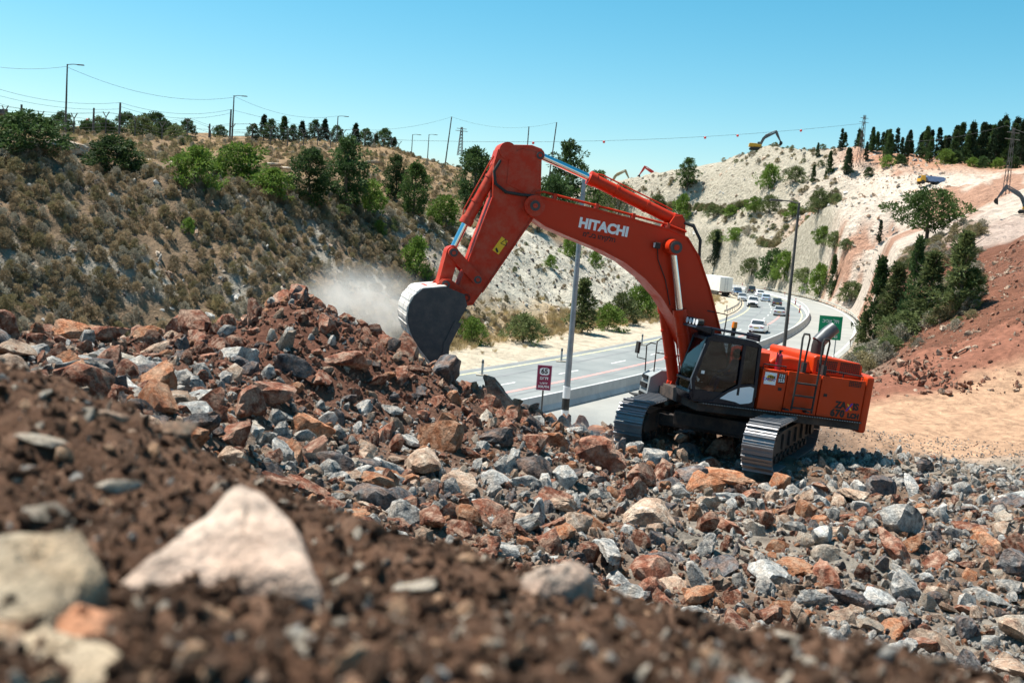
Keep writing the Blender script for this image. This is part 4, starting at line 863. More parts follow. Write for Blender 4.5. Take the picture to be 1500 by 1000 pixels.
# ---- the soil mound beside the camera: embedded stones, pebbles and clods
RM['cream'] = rockmat('cream_stone', (.36, .30, .23), (.54, .47, .38), (.64, .58, .50), (.50, .40, .31), 2.5); RM['peach'] = rockmat('peach_stone', (.36, .20, .11), (.55, .34, .21), (.62, .44, .30), (.5, .33, .22), 2.5)
RM['slab'] = rockmat('pinkish_limestone', (.24, .165, .12), (.34, .245, .19), (.41, .325, .26), (.38, .31, .255), 3.0)
RM['slab2'] = rockmat('buff_limestone', (.26, .21, .145), (.35, .29, .21), (.42, .37, .29), (.32, .22, .13), 3.0)
def slab(poly, y_of, th, m, label, seed):            # outline from above, lying on the mound
    pts = [aty(u, v, yy_) for (u, v), yy_ in zip(poly, y_of)]
    c = np.mean(pts, 0); n = len(pts); r_ = np.random.default_rng(seed); mb = MB(); rings = []
    for k, (f, dz) in enumerate(((1.06, -th * 1.5), (1.05, -th * .4), (1.0, th * .15), (.9, th * .5), (.6, th * .8), (.3, th * .95))):
        ring = []
        for i in range(n):
            for j in range(4):
                a = pts[i] + (pts[(i + 1) % n] - pts[i]) * j / 4; q = c + (a - c) * f * (1 + r_.normal() * .012); q[2] = a[2] * f + c[2] * (1 - f) + dz + .02 + r_.normal() * th * .07; ring.append(tuple(q))
        rings.append(ring)
    m_ = n * 4; vs = [q for rg in rings for q in rg] + [(c[0], c[1], c[2] + th)]
    fs = [(k * m_ + i, k * m_ + (i + 1) % m_, (k + 1) * m_ + (i + 1) % m_, (k + 1) * m_ + i) for k in range(5) for i in range(m_)] + [(5 * m_ + i, 5 * m_ + (i + 1) % m_, 6 * m_) for i in range(m_)]
    mb.add(vs, fs); o = mb.build('slab', m, None, 40); tag(o, label, 'stone'); return o
slab([(165, 890), (300, 780), (340, 735), (385, 745), (440, 810), (465, 880), (400, 880), (340, 865)], [1.25, 1.5, 1.62, 1.6, 1.42, 1.25, 1.25, 1.28], .03, RM['slab'], 'large pinkish triangular slab half buried in the brown soil mound', 5)
slab([(-60, 975), (-60, 830), (20, 822), (120, 815), (155, 870), (120, 925), (70, 960)], [1.0, 1.3, 1.32, 1.34, 1.22, 1.08, 1.0], .04, RM['slab2'], 'large buff slab with a dark crack beside the triangular slab', 6)
slab([(60, 960), (110, 918), (165, 935), (150, 970)], [1.02, 1.09, 1.06, 1.0], .02, RM['orange'], 'small orange-stained flake below the buff slab', 7)
slab([(-60, 1060), (-40, 985), (60, 968), (140, 985), (200, 1010), (180, 1060)], [.86, .98, 1.0, .98, .93, .85], .03, RM['slab2'], 'long buff stone edge at the foot of the soil mound', 8)
slab([(725, 905), (770, 868), (840, 846), (868, 862), (850, 882), (780, 905)], [1.62, 1.74, 1.85, 1.82, 1.74, 1.62], .035, RM['slab'], 'long pale pink-grey stone perched on the crest of the soil mound', 9)
def pebble(u, v, r, kind, label, seed, scl=(1, .85, .6)):
    d = ray(u, v); t_ = np.linspace(.5, 6, 400); q = CAM + d * t_[:, None]; k = np.argmax(q[:, 2] < HM(q[:, 0], q[:, 1])); p = q[k]
    rr = r * p[1] / FPX
    o = link('stone', rock_mesh('stone', seed, RM[kind], 3, .05), None, (p[0], p[1], p[2] + rr * .30), (rnd.uniform(.0, .35), rnd.uniform(-.2, .2), rnd.uniform(-.6, .6)), tuple(rr * s for s in scl)); return tag(o, label, 'stone')
for q in [(72, 760, 40, 'cream', 'round cream stone lying above the buff slab on the mound', 21), (70, 660, 50, 'cream', 'long pale flat stone near the top of the mound', 22), (180, 725, 40, 'cream', 'flat off-white stone between cream stone and triangular slab', 23), (265, 762, 14, 'peach', 'small upright orange-cream chip beside the triangular slab', 24, (.6, .5, 1.2)),
          (432, 942, 26, 'cream', 'cream pebble in the soil below the triangular slab', 25), (155, 617, 32, 'tan', 'brown rounded stone on the mound crest by the orange boulder', 26, (1, .9, .8)), (265, 640, 34, 'tan', 'earthy tan clod-like stone on the mound crest', 27), (690, 825, 24, 'peach', 'rounded peach stone on the crest of the mound', 28, (1, .9, .9)),
          (1038, 962, 16, 'peach', 'bright peach pebble in the dark soil by the mound edge', 29, (1, 1, 1)), (1160, 940, 28, 'cream', 'whitish flat pebble on the crest above the rubble', 30), (1355, 960, 8, 'peach', 'tiny orange pebble on the sloping mound edge', 31), (725, 945, 20, 'cream', 'white-speckled pebble in the middle of the mound', 32), (640, 945, 16, 'peach', 'peach pebble beside the white-speckled pebble', 33), (610, 870, 44, 'cream', 'long weathered stone sunk in the soil before the crest', 34, (1, .5, .4)),
          (460, 660, 20, 'cream', 'pale stone on the mound shoulder', 35), (330, 715, 14, 'cream', 'off-white chip at the apex of the triangular slab', 36, (.7, .6, 1.2)), (220, 600, 16, 'dark', 'dark grey pebble on the mound shoulder', 37), (505, 870, 22, 'grey', 'grey stone in the soil beyond the triangular slab', 38), (690, 975, 22, 'tan', 'tan pebble low on the mound', 39), (40, 690, 16, 'grey', 'bluish grey pebble beside the long pale flat stone', 40)]: pebble(*q)
M['clod'] = mat('soil_clod', [(.06, .032, .02), (.15, .085, .055), (.24, .15, .10)], scale=3, rough=.95, rand=.3, spec=.1, bump=.8, bscale=9, bdist=.1)
clod_col = bpy.data.collections.new('clod_shapes')
for i in range(5): o = bpy.data.objects.new('c%d' % i, rock_mesh('clod', 500 + i, M['clod'], 2, .22, 1.0)); clod_col.objects.link(o)
for i, k in enumerate(('cream', 'grey', 'tan', 'peach', 'cream')): o = bpy.data.objects.new('d%d' % i, rock_mesh('stone', 560 + i, RM[k], 2)); clod_col.objects.link(o)
n = 26000; yy = .75 + 3.6 * rng.random(n) ** 1.25; xx = (rng.random(n) * 2 - 1) * np.minimum(.62 * yy + .2, 3.2); rr = .004 * (5.5 ** (rng.random(n) ** 2.4)); zz = HM(xx, yy) + rr * rng.uniform(-.2, .6, n)
kk = np.where(rng.random(n) < .80, rng.integers(0, 5, n), rng.choice([5, 5, 6, 7, 7, 8, 9], n)); rr = np.where(kk >= 5, rr * 1.15, rr)
stuff(gn_scatter('soil_clods', np.stack([xx, yy, zz], 1), rng.uniform(0, 6.28, (n, 3)), rr[:, None] * rng.uniform(.8, 1.2, (n, 3)), kk, clod_col), 'crumbly brown soil clods and tiny pebbles covering the mound', 'soil')

# ================================================================== vegetation
def cards(P, D, L, W, r_):                               # leaf quads at P pointing along D
    n = len(P); D = D / np.linalg.norm(D, axis=1)[:, None]; R_ = r_.normal(size=(n, 3)); S_ = np.cross(D, R_); S_ /= np.linalg.norm(S_, axis=1)[:, None]
    L = np.broadcast_to(L, n)[:, None]; W = np.broadcast_to(W, n)[:, None]
    v = np.stack([P - S_ * W * .5, P + D * L * .5 - S_ * W, P + D * L, P + D * L * .5 + S_ * W], 1); return v.reshape(-1, 3)
def card_mesh(name, V, m):
    n = len(V) // 4; me = bpy.data.meshes.new(name); me.vertices.add(len(V)); me.vertices.foreach_set('co', V.astype(np.float32).ravel())
    me.loops.add(4 * n); me.loops.foreach_set('vertex_index', np.arange(4 * n, dtype=np.int32)); me.polygons.add(n); me.polygons.foreach_set('loop_start', np.arange(0, 4 * n, 4, dtype=np.int32))
    me.update(calc_edges=True); me.materials.append(m); return me
def unit(r_, n): v = r_.normal(size=(n, 3)); return v / np.linalg.norm(v, axis=1)[:, None]
def crown(seed, prof, nclump, per, clump, ll, lw, m, up=.3, wob=.15, z0=.1):
    """clumps spread through a crown whose half width at height f is prof(f), in units of tree height"""
    r_ = np.random.default_rng(seed); Ps = []; Ds = []
    lob = r_.uniform(0, 6.28, 3)
    for k in range(nclump):
        f = r_.random() ** .9; a = r_.uniform(0, 6.28); w_ = prof(f) * (1 + wob * 2 * math.sin(3 * a + lob[0] + 7 * f) * math.sin(5 * f * 3 + lob[1]) + r_.normal() * wob)
        q = math.sqrt(r_.uniform(.12, 1.0)) * w_; c = np.array([q * math.cos(a), q * math.sin(a), z0 + (1 - z0) * f * (.94 + .06 * r_.random())])
        d = unit(r_, per); cs = clump * r_.uniform(.6, 1.35); p = c + d * cs * (r_.random((per, 1)) ** .5) * np.array([1, 1, .75]); Ps.append(p)
        o = np.array([math.cos(a), math.sin(a), up]) ; Ds.append(d * .9 + o * .6 + r_.normal(size=(per, 3)) * .35)
    P = np.concatenate(Ps); D = np.concatenate(Ds); return card_mesh('crown', cards(P, D, ll * r_.uniform(.6, 1.4, len(P)), lw * r_.uniform(.6, 1.4, len(P)), r_), m)
def trunk(seed, r, h, m, limbs=5, lz=.35, spread=.22):
    r_ = random.Random(seed); mb = MB(); pts = [(r_.uniform(-.01, .01) * k, r_.uniform(-.01, .01) * k, -.06 + (h + .06) * k / 5) for k in range(6)]; mb.tube(pts, [r * (1.25 - .85 * k / 5) for k in range(6)], 7)
    for i in range(limbs):
        a = r_.uniform(0, 6.28); z = lz + (h - lz) * i / max(limbs, 1); L = spread * r_.uniform(.6, 1.1); mb.tube([(0, 0, z), (L * .5 * math.cos(a), L * .5 * math.sin(a), z + .06), (L * math.cos(a), L * math.sin(a), z + .15)], [r * .45, r * .3, r * .12], 5)
    return mb.mesh('trunk', m, 60)
M['bark'] = mat('bark', [(.05, .04, .03), (.12, .095, .07)], scale=12, rough=.95)
LM = {'pine': leafmat('pine_needles', (.04, .075, .02), (.10, .16, .04)), 'dark': leafmat('dark_leaves', (.028, .055, .02), (.07, .115, .034)), 'cyp': leafmat('cypress_foliage', (.012, .028, .016), (.035, .060, .026), trans=.15),
      'bright': leafmat('bright_leaves', (.085, .15, .02), (.18, .26, .055)), 'olive': leafmat('olive_leaves', (.075, .10, .035), (.155, .185, .07)), 'dry': leafmat('dry_brown_twigs', (.19, .14, .08), (.42, .325, .20), 2.0, .35, .2), 'greyd': leafmat('grey_dry_twigs', (.20, .18, .135), (.40, .36, .28), 2.0, .3, .2), 'olived': leafmat('olive_dry_twigs', (.15, .125, .06), (.31, .26, .14), 2.0, .3, .2), 'grass': leafmat('dry_grass', (.34, .25, .12), (.50, .40, .22), 2.0, .3, .3)}
pp = lambda f: .30 * math.sin(math.pi * min(1, (f * .86 + .12))) ** .8
cp = lambda f: .13 * (1 - f) ** .7 * min(1, f * 6 + .35)
kp = lambda f: .24 * (1 - f) ** .9 * min(1, f * 8 + .3)
bp_ = lambda f: .62 * math.sqrt(max(0, 1 - f ** 2.2))
wp = lambda f: .55 * math.sqrt(max(0, 1 - (2 * f - .9) ** 2 * .8)) if f < .98 else .1
TP = {}
TP['pine'] = [(crown(i, pp, 120, 40, .065, .045, .011, LM['pine'], z0=.10), trunk(i, .022, .85, M['bark'])) for i in (1, 2, 3)]
TP['darkpine'] = [(crown(i, pp, 130, 42, .065, .045, .011, LM['dark'], z0=.06), trunk(i, .022, .85, M['bark'])) for i in (11, 12)]
TP['cypress'] = [(crown(i, cp, 110, 28, .036, .042, .011, LM['cyp'], up=1.6, wob=.12, z0=.04), trunk(i, .014, .7, M['bark'], 2)) for i in (4, 5, 6)]
TP['conifer'] = [(crown(i, kp, 130, 34, .05, .045, .011, LM['cyp'] if i == 8 else LM['dark'], up=.5, wob=.22, z0=.05), trunk(i, .018, .9, M['bark'])) for i in (7, 8, 9)]
TP['openconifer'] = [(crown(i, kp, 110, 32, .055, .055, .011, LM['olive'], up=.8, wob=.28, z0=.05), trunk(i, .018, .9, M['bark'])) for i in (27, 28)]
TP['bush'] = [(crown(i, bp_, 140, 34, .11, .07, .020, LM['dark'], z0=.0), trunk(i, .03, .6, M['bark'], 6, .1, .4)) for i in (14, 15)]
TP['greenbush'] = [(crown(i, bp_, 120, 32, .11, .08, .020, LM['bright'], z0=.0, wob=.22), trunk(i, .025, .6, M['bark'], 6, .1, .4)) for i in (17, 18, 19)]
TP['olivebush'] = [(crown(i, bp_, 120, 32, .11, .075, .018, LM['olive'], z0=.0, wob=.2), trunk(i, .025, .6, M['bark'], 6, .1, .4)) for i in (21, 22)]
TP['widepine'] = [(crown(31, wp, 170, 44, .085, .05, .012, LM['pine'], z0=.22, wob=.25), trunk(31, .03, .8, M['bark'], 7, .25, .45))]
NAMES = {'pine': 'pine_tree', 'darkpine': 'pine_tree', 'cypress': 'cypress_tree', 'conifer': 'conifer_tree', 'openconifer': 'conifer_tree', 'bush': 'evergreen_bush', 'greenbush': 'green_bush', 'olivebush': 'olive_bush', 'widepine': 'pine_tree'}
_mt = np.concatenate([np.arange(30, 150, .5), np.arange(150, 520, 1.0)])
def hit(u, v):                                           # where the sight line through a pixel meets the land
    d = ray(u, v); d = d / d[1]; q = CAM + d * _mt[:, None]; g = H(q[:, 0], q[:, 1]); k = int(np.argmax(q[:, 2] < g)) if (q[:, 2] < g).any() else -1
    if k < 0: k = int(np.argmin(q[:, 2] - g))
    return np.array([q[k, 0], q[k, 1], g[k]])
def on_n(u, n):                                          # the point of the plateau at distance n from the road in direction u
    d = ray(u, 300); d = d / d[1]; t = np.arange(30, 330, .5); x, y = d[0] * t, t; S_, N_ = road_sn(x, y); k = int(np.argmax(N_ > n)) if (N_[:440] > n).any() else 400; return np.array([x[k], y[k], float(HL(S_[k:k + 1], N_[k:k + 1])[0])])
def tree(kind, p, h, label, group=None, wide=1.0):
    cr, tr = TP[kind][rnd.randrange(len(TP[kind]))]
    o = thing(NAMES[kind], label, 'bush' if 'bush' in kind else 'tree', tuple(p), rnd.uniform(0, 6.28), group); o.scale = (h * wide, h * wide, h)
    link('crown', cr, o); link('trunk', tr, o); return o
def ptree(kind, u, v, hp, label, group=None, wide=1.0, sink=.0):
    p = hit(u, v); p[2] -= sink; return tree(kind, p, max(.5, hp * p[1] / FPX), label, group, wide)
# shrubs and trees on the hillside beyond the road
for q in [('bush', 38, 226, 58, 'broad dark evergreen bush at the top of the scrub slope', None, 1.55), ('bush', 168, 249, 48, 'dark rounded bush beside the white boulder on the scrub slope', None, 1.5), ('greenbush', 285, 278, 58, 'leafy bush below the fence above the scrub slope', None, 1.0), ('greenbush', 352, 272, 58, 'wide leafy bush beside the stout wooden pole', None, 1.25), ('greenbush', 398, 290, 40, 'low bright bush between leafy bush and dark pines', None, 1.2),
          ('darkpine', 452, 303, 82, 'rounded dark pine on the brow of the scrub slope', None, 1.25), ('darkpine', 506, 304, 102, 'tall twin-crowned dark pine on the brow of the slope', None, 1.05), ('greenbush', 541, 312, 46, 'light green bush right beside the tall dark pine', None, .8), ('pine', 605, 322, 80, 'straight pine with bare lower trunk above the grey cut', None, 1.05), ('darkpine', 578, 296, 66, 'slim shaded pine behind the bare-trunk pine', None, .9),
          ('greenbush', 651, 334, 46, 'spreading green bush on the lip of the grey cut', None, .95), ('darkpine', 693, 312, 92, 'bushy pine behind the excavator bucket cylinder', None, 1.1), ('bush', 735, 240, 34, 'dark bush on the skyline behind the excavator arm', None, 1.3), ('bush', 705, 232, 26, 'small dark bush on the skyline under the wooden pole', None, 1.3), ('darkpine', 828, 300, 92, 'tall ragged pine behind the arm cylinder', None, 1.0), ('bush', 812, 320, 60, 'dense evergreen bush under the arm cylinder', None, .9), ('pine', 872, 322, 62, 'pine standing behind the grey lamp post', None, 1.2), ('olivebush', 905, 330, 40, 'olive bush behind the boom at the end of the hill', None, 1.0), ('pine', 760, 330, 70, 'pine in the gap between arm and boom', None, 1.1),
          ('greenbush', 608, 408, 58, 'bright green bush alone on the grey cut beside the bucket', None, .62), ('greenbush', 690, 504, 38, 'green bush at the foot of the grey cut', None, .8), ('olivebush', 766, 502, 42, 'wide olive bush at the foot of the grey cut', None, 1.1), ('openconifer', 851, 488, 78, 'feathery young conifer by the verge behind the lamp post', None, 1.3), ('greenbush', 890, 484, 36, 'light green verge bush beside the feathery conifer', None, 1.0), ('olivebush', 912, 474, 44, 'olive verge bush behind the boom cylinder', None, .9), ('greenbush', 936, 466, 46, 'green verge bush beside the boom', None, .8), ('olivebush', 958, 458, 44, 'olive verge bush under the boom', None, .8), ('greenbush', 834, 378, 34, 'small round bush on the grey cut beneath the boom lettering', None, .7), ('greenbush', 871, 394, 24, 'tiny bush on the grey cut below the boom', None, .7), ('greenbush', 554, 350, 24, 'little green bush on the pale shoulder of the cut', None, .8), ('greenbush', 276, 345, 22, 'single lime-green shrub amid the dry scrub', None, .7), ('greenbush', 806, 395, 18, 'low tuft of green on the bare grey cut', None, .8), ('olivebush', 670, 455, 24, 'low dull bush near the excavator arm on the cut', None, .9), ('olivebush', 500, 320, 18, 'squat bush at the edge of the red soil patch', None, 1.2)]:
    ptree(*q)
for i, (u, h) in enumerate([(366, 22), (381, 26), (392, 24), (410, 28), (424, 22), (437, 24), (456, 26), (470, 27), (487, 22), (515, 28), (530, 27), (545, 22), (558, 27), (572, 20), (585, 24), (600, 22), (616, 20), (630, 18), (668, 20), (690, 18)]):
    p = on_n(u, 84 + (i * 7) % 9); tree('conifer' if i % 2 else 'darkpine', p, h * p[1] / FPX * 1.35, 'small dark conifer in the row behind the plateau fence', 'conifers behind the plateau fence', 1.15)
for i, (u, h) in enumerate([(66, 20), (88, 24), (125, 22), (140, 24), (152, 22), (182, 24), (205, 26), (222, 24), (236, 24), (252, 20), (270, 16), (318, 14)]):
    p = on_n(u, 92 + (i * 5) % 9); tree('olivebush' if i % 3 == 0 else 'bush', p, h * p[1] / FPX * 1.3, 'rounded %s tree behind the barbed fence' % ('olive-green' if i % 3 == 0 else 'dark green'), '%s trees behind the barbed fence' % ('olive-green' if i % 3 == 0 else 'dark green'), 1.0)
# far quarry slope
for q in [('pine', 1006, 279, 46, 'round-crowned pine on the rim of the far slope', None, 1.1), ('greenbush', 1126, 277, 34, 'broad green bush high on the far slope under the yellow excavator', None, .75), ('olivebush', 1165, 268, 22, 'olive bush beside the white quarry face', None, 1.2), ('conifer', 1190, 272, 26, 'dark pointed tree at the edge of the white quarry face', None, .8), ('olivebush', 962, 312, 26, 'bush left alone above the first far bench', None, .9), ('greenbush', 998, 322, 34, 'light green bush on the far middle bench', None, .7), ('olivebush', 1045, 320, 18, 'low bush on the far middle bench', None, 1.2), ('greenbush', 1070, 318, 16, 'small green clump on the far middle bench', None, 1.2), ('greenbush', 1104, 314, 22, 'green clump in the line along the far middle bench', None, 1.1), ('olivebush', 1126, 314, 26, 'taller olive clump along the far middle bench', None, .9), ('greenbush', 1160, 318, 20, 'pale clump along the far middle bench', None, 1.0), ('olivebush', 1198, 318, 34, 'thick olive bush where the bench meets the quarry face', None, .8), ('conifer', 1046, 396, 52, 'dark spire-shaped conifer beside the truck', None, .7), ('olivebush', 1050, 362, 22, 'bush on the lower far bench beside the boom', None, 1.1), ('greenbush', 1075, 362, 20, 'green clump on the lower far bench', None, 1.1), ('greenbush', 1205, 365, 26, 'yellowish bush on the lower far bench', None, 1.0), ('olivebush', 1222, 366, 24, 'olive bush next to the yellowish bench bush', None, 1.1), ('olivebush', 1238, 368, 16, 'little bush at the end of the lower far bench', None, 1.2), ('cypress', 1287, 360, 34, 'thin lone cypress on the lower far bench', None, .9),
          ('bush', 1132, 412, 44, 'dense green bush behind the queue of cars', None, .8), ('greenbush', 1148, 412, 40, 'bright thicket behind the queue of cars', None, .8), ('olivebush', 1100, 408, 26, 'dull bush behind the truck trailer', None, 1.0), ('greenbush', 1200, 438, 44, 'vivid green bush above the curved guardrail', None, .75), ('conifer', 1217, 436, 60, 'narrow dark conifer behind the vivid green bush', None, .6), ('olivebush', 1178, 424, 24, 'brownish bush by the curved guardrail', None, 1.2), ('olivebush', 1246, 446, 30, 'grey-olive bush at the end of the curved guardrail', None, 1.2),
          ('widepine', 1357, 352, 72, 'wide leaning pine on the lip of the pink quarry', None, 1.15), ('conifer', 1280, 500, 118, 'dense dark conifer beside the green road sign', None, .75), ('openconifer', 1262, 520, 60, 'scruffy low conifer at the roadside bank', None, 1.0), ('openconifer', 1305, 492, 104, 'feathery grey-green conifer on the red bank', None, 1.1), ('conifer', 1333, 480, 132, 'tallest dark conifer of the bank group', None, .6), ('openconifer', 1358, 470, 100, 'broad olive conifer in the bank group', None, 1.2), ('openconifer', 1402, 462, 122, 'sunlit open conifer at the upper end of the bank group', None, 1.0), ('pine', 1420, 452, 60, 'short round pine at the upper end of the bank group', None, 1.1), ('olivebush', 1322, 500, 40, 'olive undergrowth bush below the tallest conifer', None, 1.3), ('olivebush', 1262, 540, 30, 'dry olive bush at the foot of the bank', None, 1.3)]:
    ptree(*q)
fr = random.Random(3)
for i in range(64):
    u = 1200 + (i / 63) ** .8 * 310 + fr.uniform(-5, 5); v = np.interp(u, [1200, 1290, 1400, 1510], [231, 228, 238, 246]); p = aty(u, v - 4, fr.uniform(296, 330)); p[2] = H1(p[0], p[1]) - .3
    hp = np.interp(u, [1200, 1260, 1300, 1340, 1420, 1510], [26, 40, 38, 40, 58, 72]) * fr.uniform(.65, 1.12); k = 'cypress' if fr.random() < .42 else 'conifer'
    tree(k, p, hp * p[1] / FPX, 'slender dark cypress in the hilltop wood' if k == 'cypress' else 'broad dark conifer in the hilltop wood', 'cypresses of the hilltop wood' if k == 'cypress' else 'conifers of the hilltop wood', 1.0 if k == 'cypress' else .8)
for i, (u, h) in enumerate([(1275, 14), (1300, 18), (1318, 16), (1385, 22), (1400, 20), (1425, 16), (1440, 18), (1462, 16), (1485, 22)]):
    p = aty(u, 236, 292); p[2] = H1(p[0], p[1]) - .3; tree('greenbush' if i % 2 else 'bush', p, h * p[1] / FPX, '%s bush at the edge of the hilltop wood' % ('light green' if i % 2 else 'dark'), '%s bushes at the edge of the hilltop wood' % ('light green' if i % 2 else 'dark'), .9)
# low scrub over the far slopes and the bank behind the trees
def far_scrub(n, y0, y1, u0, u1, h0, h1, kinds_, name, label, seed, smin=0):
    r_ = np.random.default_rng(seed); y = r_.uniform(y0, y1, n); x = y * r_.uniform(u0, u1, n); s_, n_ = road_sn(x, y); k = (n_ < -11) & (fbm(x * .05, y * .05, 3, seed) + r_.random(n) * .5 > smin); x = x[k]; y = y[k]; z = HR(x, y); h = h0 * (h1 / h0) ** r_.random(len(x)); m = len(x)
    stuff(gn_scatter(name, np.stack([x, y, z - .1], 1), np.stack([np.zeros(m), np.zeros(m), r_.uniform(0, 6.28, m)], 1), h[:, None] * r_.uniform(.8, 1.25, (m, 3)), r_.choice(kinds_, m), shr_col), label, 'scrub')
shr = [card_mesh('shrub', None, None) if False else crown(60 + i, bp_, 70, 22, .13, .11, .022, LM[k], z0=.0, wob=.2, up=.6) for i, k in enumerate(('dry', 'dry', 'greyd', 'olived', 'greyd', 'olived', 'greenbush' if False else 'olive'))]
shr_col = bpy.data.collections.new('shrub_shapes')
for i, me in enumerate(shr): shr_col.objects.link(bpy.data.objects.new('b%d' % i, me))
far_scrub(2600, 180, 360, .05, .31, .5, 1.7, [3, 5, 6, 4], 'bench_scrub', 'low olive scrub dotted over the terraced far slope', 5, .15)
r_ = np.random.default_rng(9); y = r_.uniform(150, 350, 16000); x = y * r_.uniform(.10, .31, 16000); s_, n_ = road_sn(x, y); zb = HR(x, y); k = (n_ < -11) & ((np.abs(zb - 8.4) < .75) | (np.abs(zb - 19.4) < .75)) & (fbm(x * .08, y * .08, 2, 15) > -.12); x = x[k][:650]; y = y[k][:650]; zb = zb[k][:650]; m = len(x)
stuff(gn_scatter('bench_bushes', np.stack([x, y, zb - .1], 1), np.stack([np.zeros(m), np.zeros(m), r_.uniform(0, 6.28, m)], 1), (1.0 * 2.4 ** r_.random(m))[:, None] * r_.uniform(.8, 1.2, (m, 3)), r_.choice([6, 6, 3, 5], m), shr_col), 'olive bushes lined up along the benches of the far slope', 'scrub')
far_scrub(700, 50, 120, .31, .46, .4, 1.2, [2, 3, 4, 5, 6], 'bank_scrub', 'dry olive scrub around the conifers on the red bank', 6, .0)
SP = []
def add_shrubs(n, s0, s1, n0, n1, h0, h1, wts, seed):
    r_ = np.random.default_rng(seed); s = r_.uniform(s0, s1, n); nn = r_.uniform(n0, n1, n); dens = fbm(s * .12, nn * .12, 3, 77); keep = r_.random(n) < np.clip(.75 + dens * 1.1, .1, 1); s = s[keep]; nn = nn[keep]
    x, y = road(s, nn); z = HL(s, nn); h = h0 * (h1 / h0) ** (r_.random(len(s)) ** 1.3); k = r_.choice(7, len(s), p=np.array(wts) / sum(wts)); SP.append(np.stack([x, y, z - .05, h, k], 1))
add_shrubs(8200, -72, 27, 17.5, 35, .36, .85, [4, 4, 2.6, 2, 2.2, 2, .05], 1)
add_shrubs(900, 22, 45, 26, 38, .35, .9, [2, 2, 2, 2, 1, 2, .5], 2)
add_shrubs(420, 30, 130, 18, 32, .25, .7, [1, 1, 1, 2, 1, 2, 1.5], 3)
add_shrubs(4200, -60, 150, 34, 84, .4, 1.0, [3, 3, 1, 2, 1, 2, .8], 4)
add_shrubs(500, 5, 130, 15.5, 19.5, .3, .7, [1, 1, 1, 2, 1, 2, 1], 5)
SP = np.concatenate(SP); Us, Vs, Ws = project(SP[:, :3]); sz = np.where((Us > 0) & (Us < 1500) & (Vs > 200) & (Vs < 560), SP[:, 3] / Ws, 0)
dd = SP[:, :3] - CAM; hidS = np.zeros(len(SP), bool)
for t in (.2, .3, .36, .42, .5): q = CAM + dd * t; hidS |= q[:, 2] < H(q[:, 0], q[:, 1]) + .3
sz = np.where(hidS, 0, sz); top = np.argsort(-sz)[:290]; tset = set(top.tolist())
sn = {0: 'brown', 1: 'brown', 2: 'grey', 3: 'olive-brown', 4: 'grey', 5: 'olive-brown', 6: 'green'}
for i in top:
    x, y, z, h, k = SP[i]; k = int(k); o = link('shrub', shr[k], None, (x, y, z), (0, 0, rnd.uniform(0, 6.28)), (h * .8, h * .8, h)); s_, n_ = road_sn(x, y)
    where = 'on the dry hillside beyond the road' if s_[0] < 27 else 'on the grey cut above the road'; tag(o, 'dry %s shrub growing %s' % (sn[k], where), 'shrub', '%s shrubs %s' % (sn[k], where))
rs = np.array([i for i in range(len(SP)) if i not in tset]); n = len(rs)
stuff(gn_scatter('scrub', SP[rs, :3], np.stack([np.zeros(n), np.zeros(n), rng.uniform(0, 6.28, n)], 1), SP[rs, 3][:, None] * np.stack([rng.uniform(.65, .95, n), rng.uniform(.65, .95, n), rng.uniform(.8, 1.1, n)], 1), SP[rs, 4].astype(int), shr_col), 'mass of small dry scrub covering the hillside beyond the road', 'scrub')
# broken rock on the slopes
sN = 4200; s = rng.uniform(-70, 30, sN); nn = rng.uniform(17, 33, sN); x, y = road(s, nn); s2 = rng.uniform(25, 140, 3200); n2 = rng.uniform(17.5, 33, 3200); x2, y2 = road(s2, n2); X_ = np.concatenate([x, x2]); Y_ = np.concatenate([y, y2]); Zz = np.concatenate([HL(s, nn), HL(s2, n2)]); r = .07 * 5 ** (rng.random(len(X_)) ** 2.6)
kk = rng.choice([4, 5, 6, 7, 12, 13, 14, 15, 8, 9, 20, 21], len(X_))
stuff(gn_scatter('scree', np.stack([X_, Y_, Zz], 1), rng.uniform(0, 6.28, (len(X_), 3)), r[:, None] * rng.uniform(.7, 1.5, (len(X_), 3)), kk, proto_col), 'loose grey stones scattered over the hillside beyond the road', 'scree')
# loose stones on the red bank
n = 2600; y = rng.uniform(40, 75, n); x = y * rng.uniform(.36, .56, n); z = HR(x, y); r = .05 * 5 ** (rng.random(n) ** 2.4)
stuff(gn_scatter('bank_stones', np.stack([x, y, z], 1), rng.uniform(0, 6.28, (n, 3)), r[:, None] * rng.uniform(.7, 1.4, (n, 3)), rng.choice([0, 1, 2, 3, 8, 9], n), proto_col), 'small loose stones scattered over the red earth bank', 'stones')
# broken rock on the terraced far slope
n = 9000; y = rng.uniform(150, 370, n); x = y * rng.uniform(.04, .42, n); s_, n_ = road_sn(x, y); k = n_ < -10; x = x[k]; y = y[k]; n = len(x); z = HR(x, y); r = .16 * 5 ** (rng.random(n) ** 2.2)
stuff(gn_scatter('slope_rock', np.stack([x, y, z], 1), rng.uniform(0, 6.28, (n, 3)), r[:, None] * rng.uniform(.7, 1.6, (n, 3)), rng.choice([4, 5, 6, 7, 8, 9, 10, 11, 20, 21, 22, 23, 12], n), proto_col), 'broken pale rock strewn over the terraced far slope', 'rock debris')
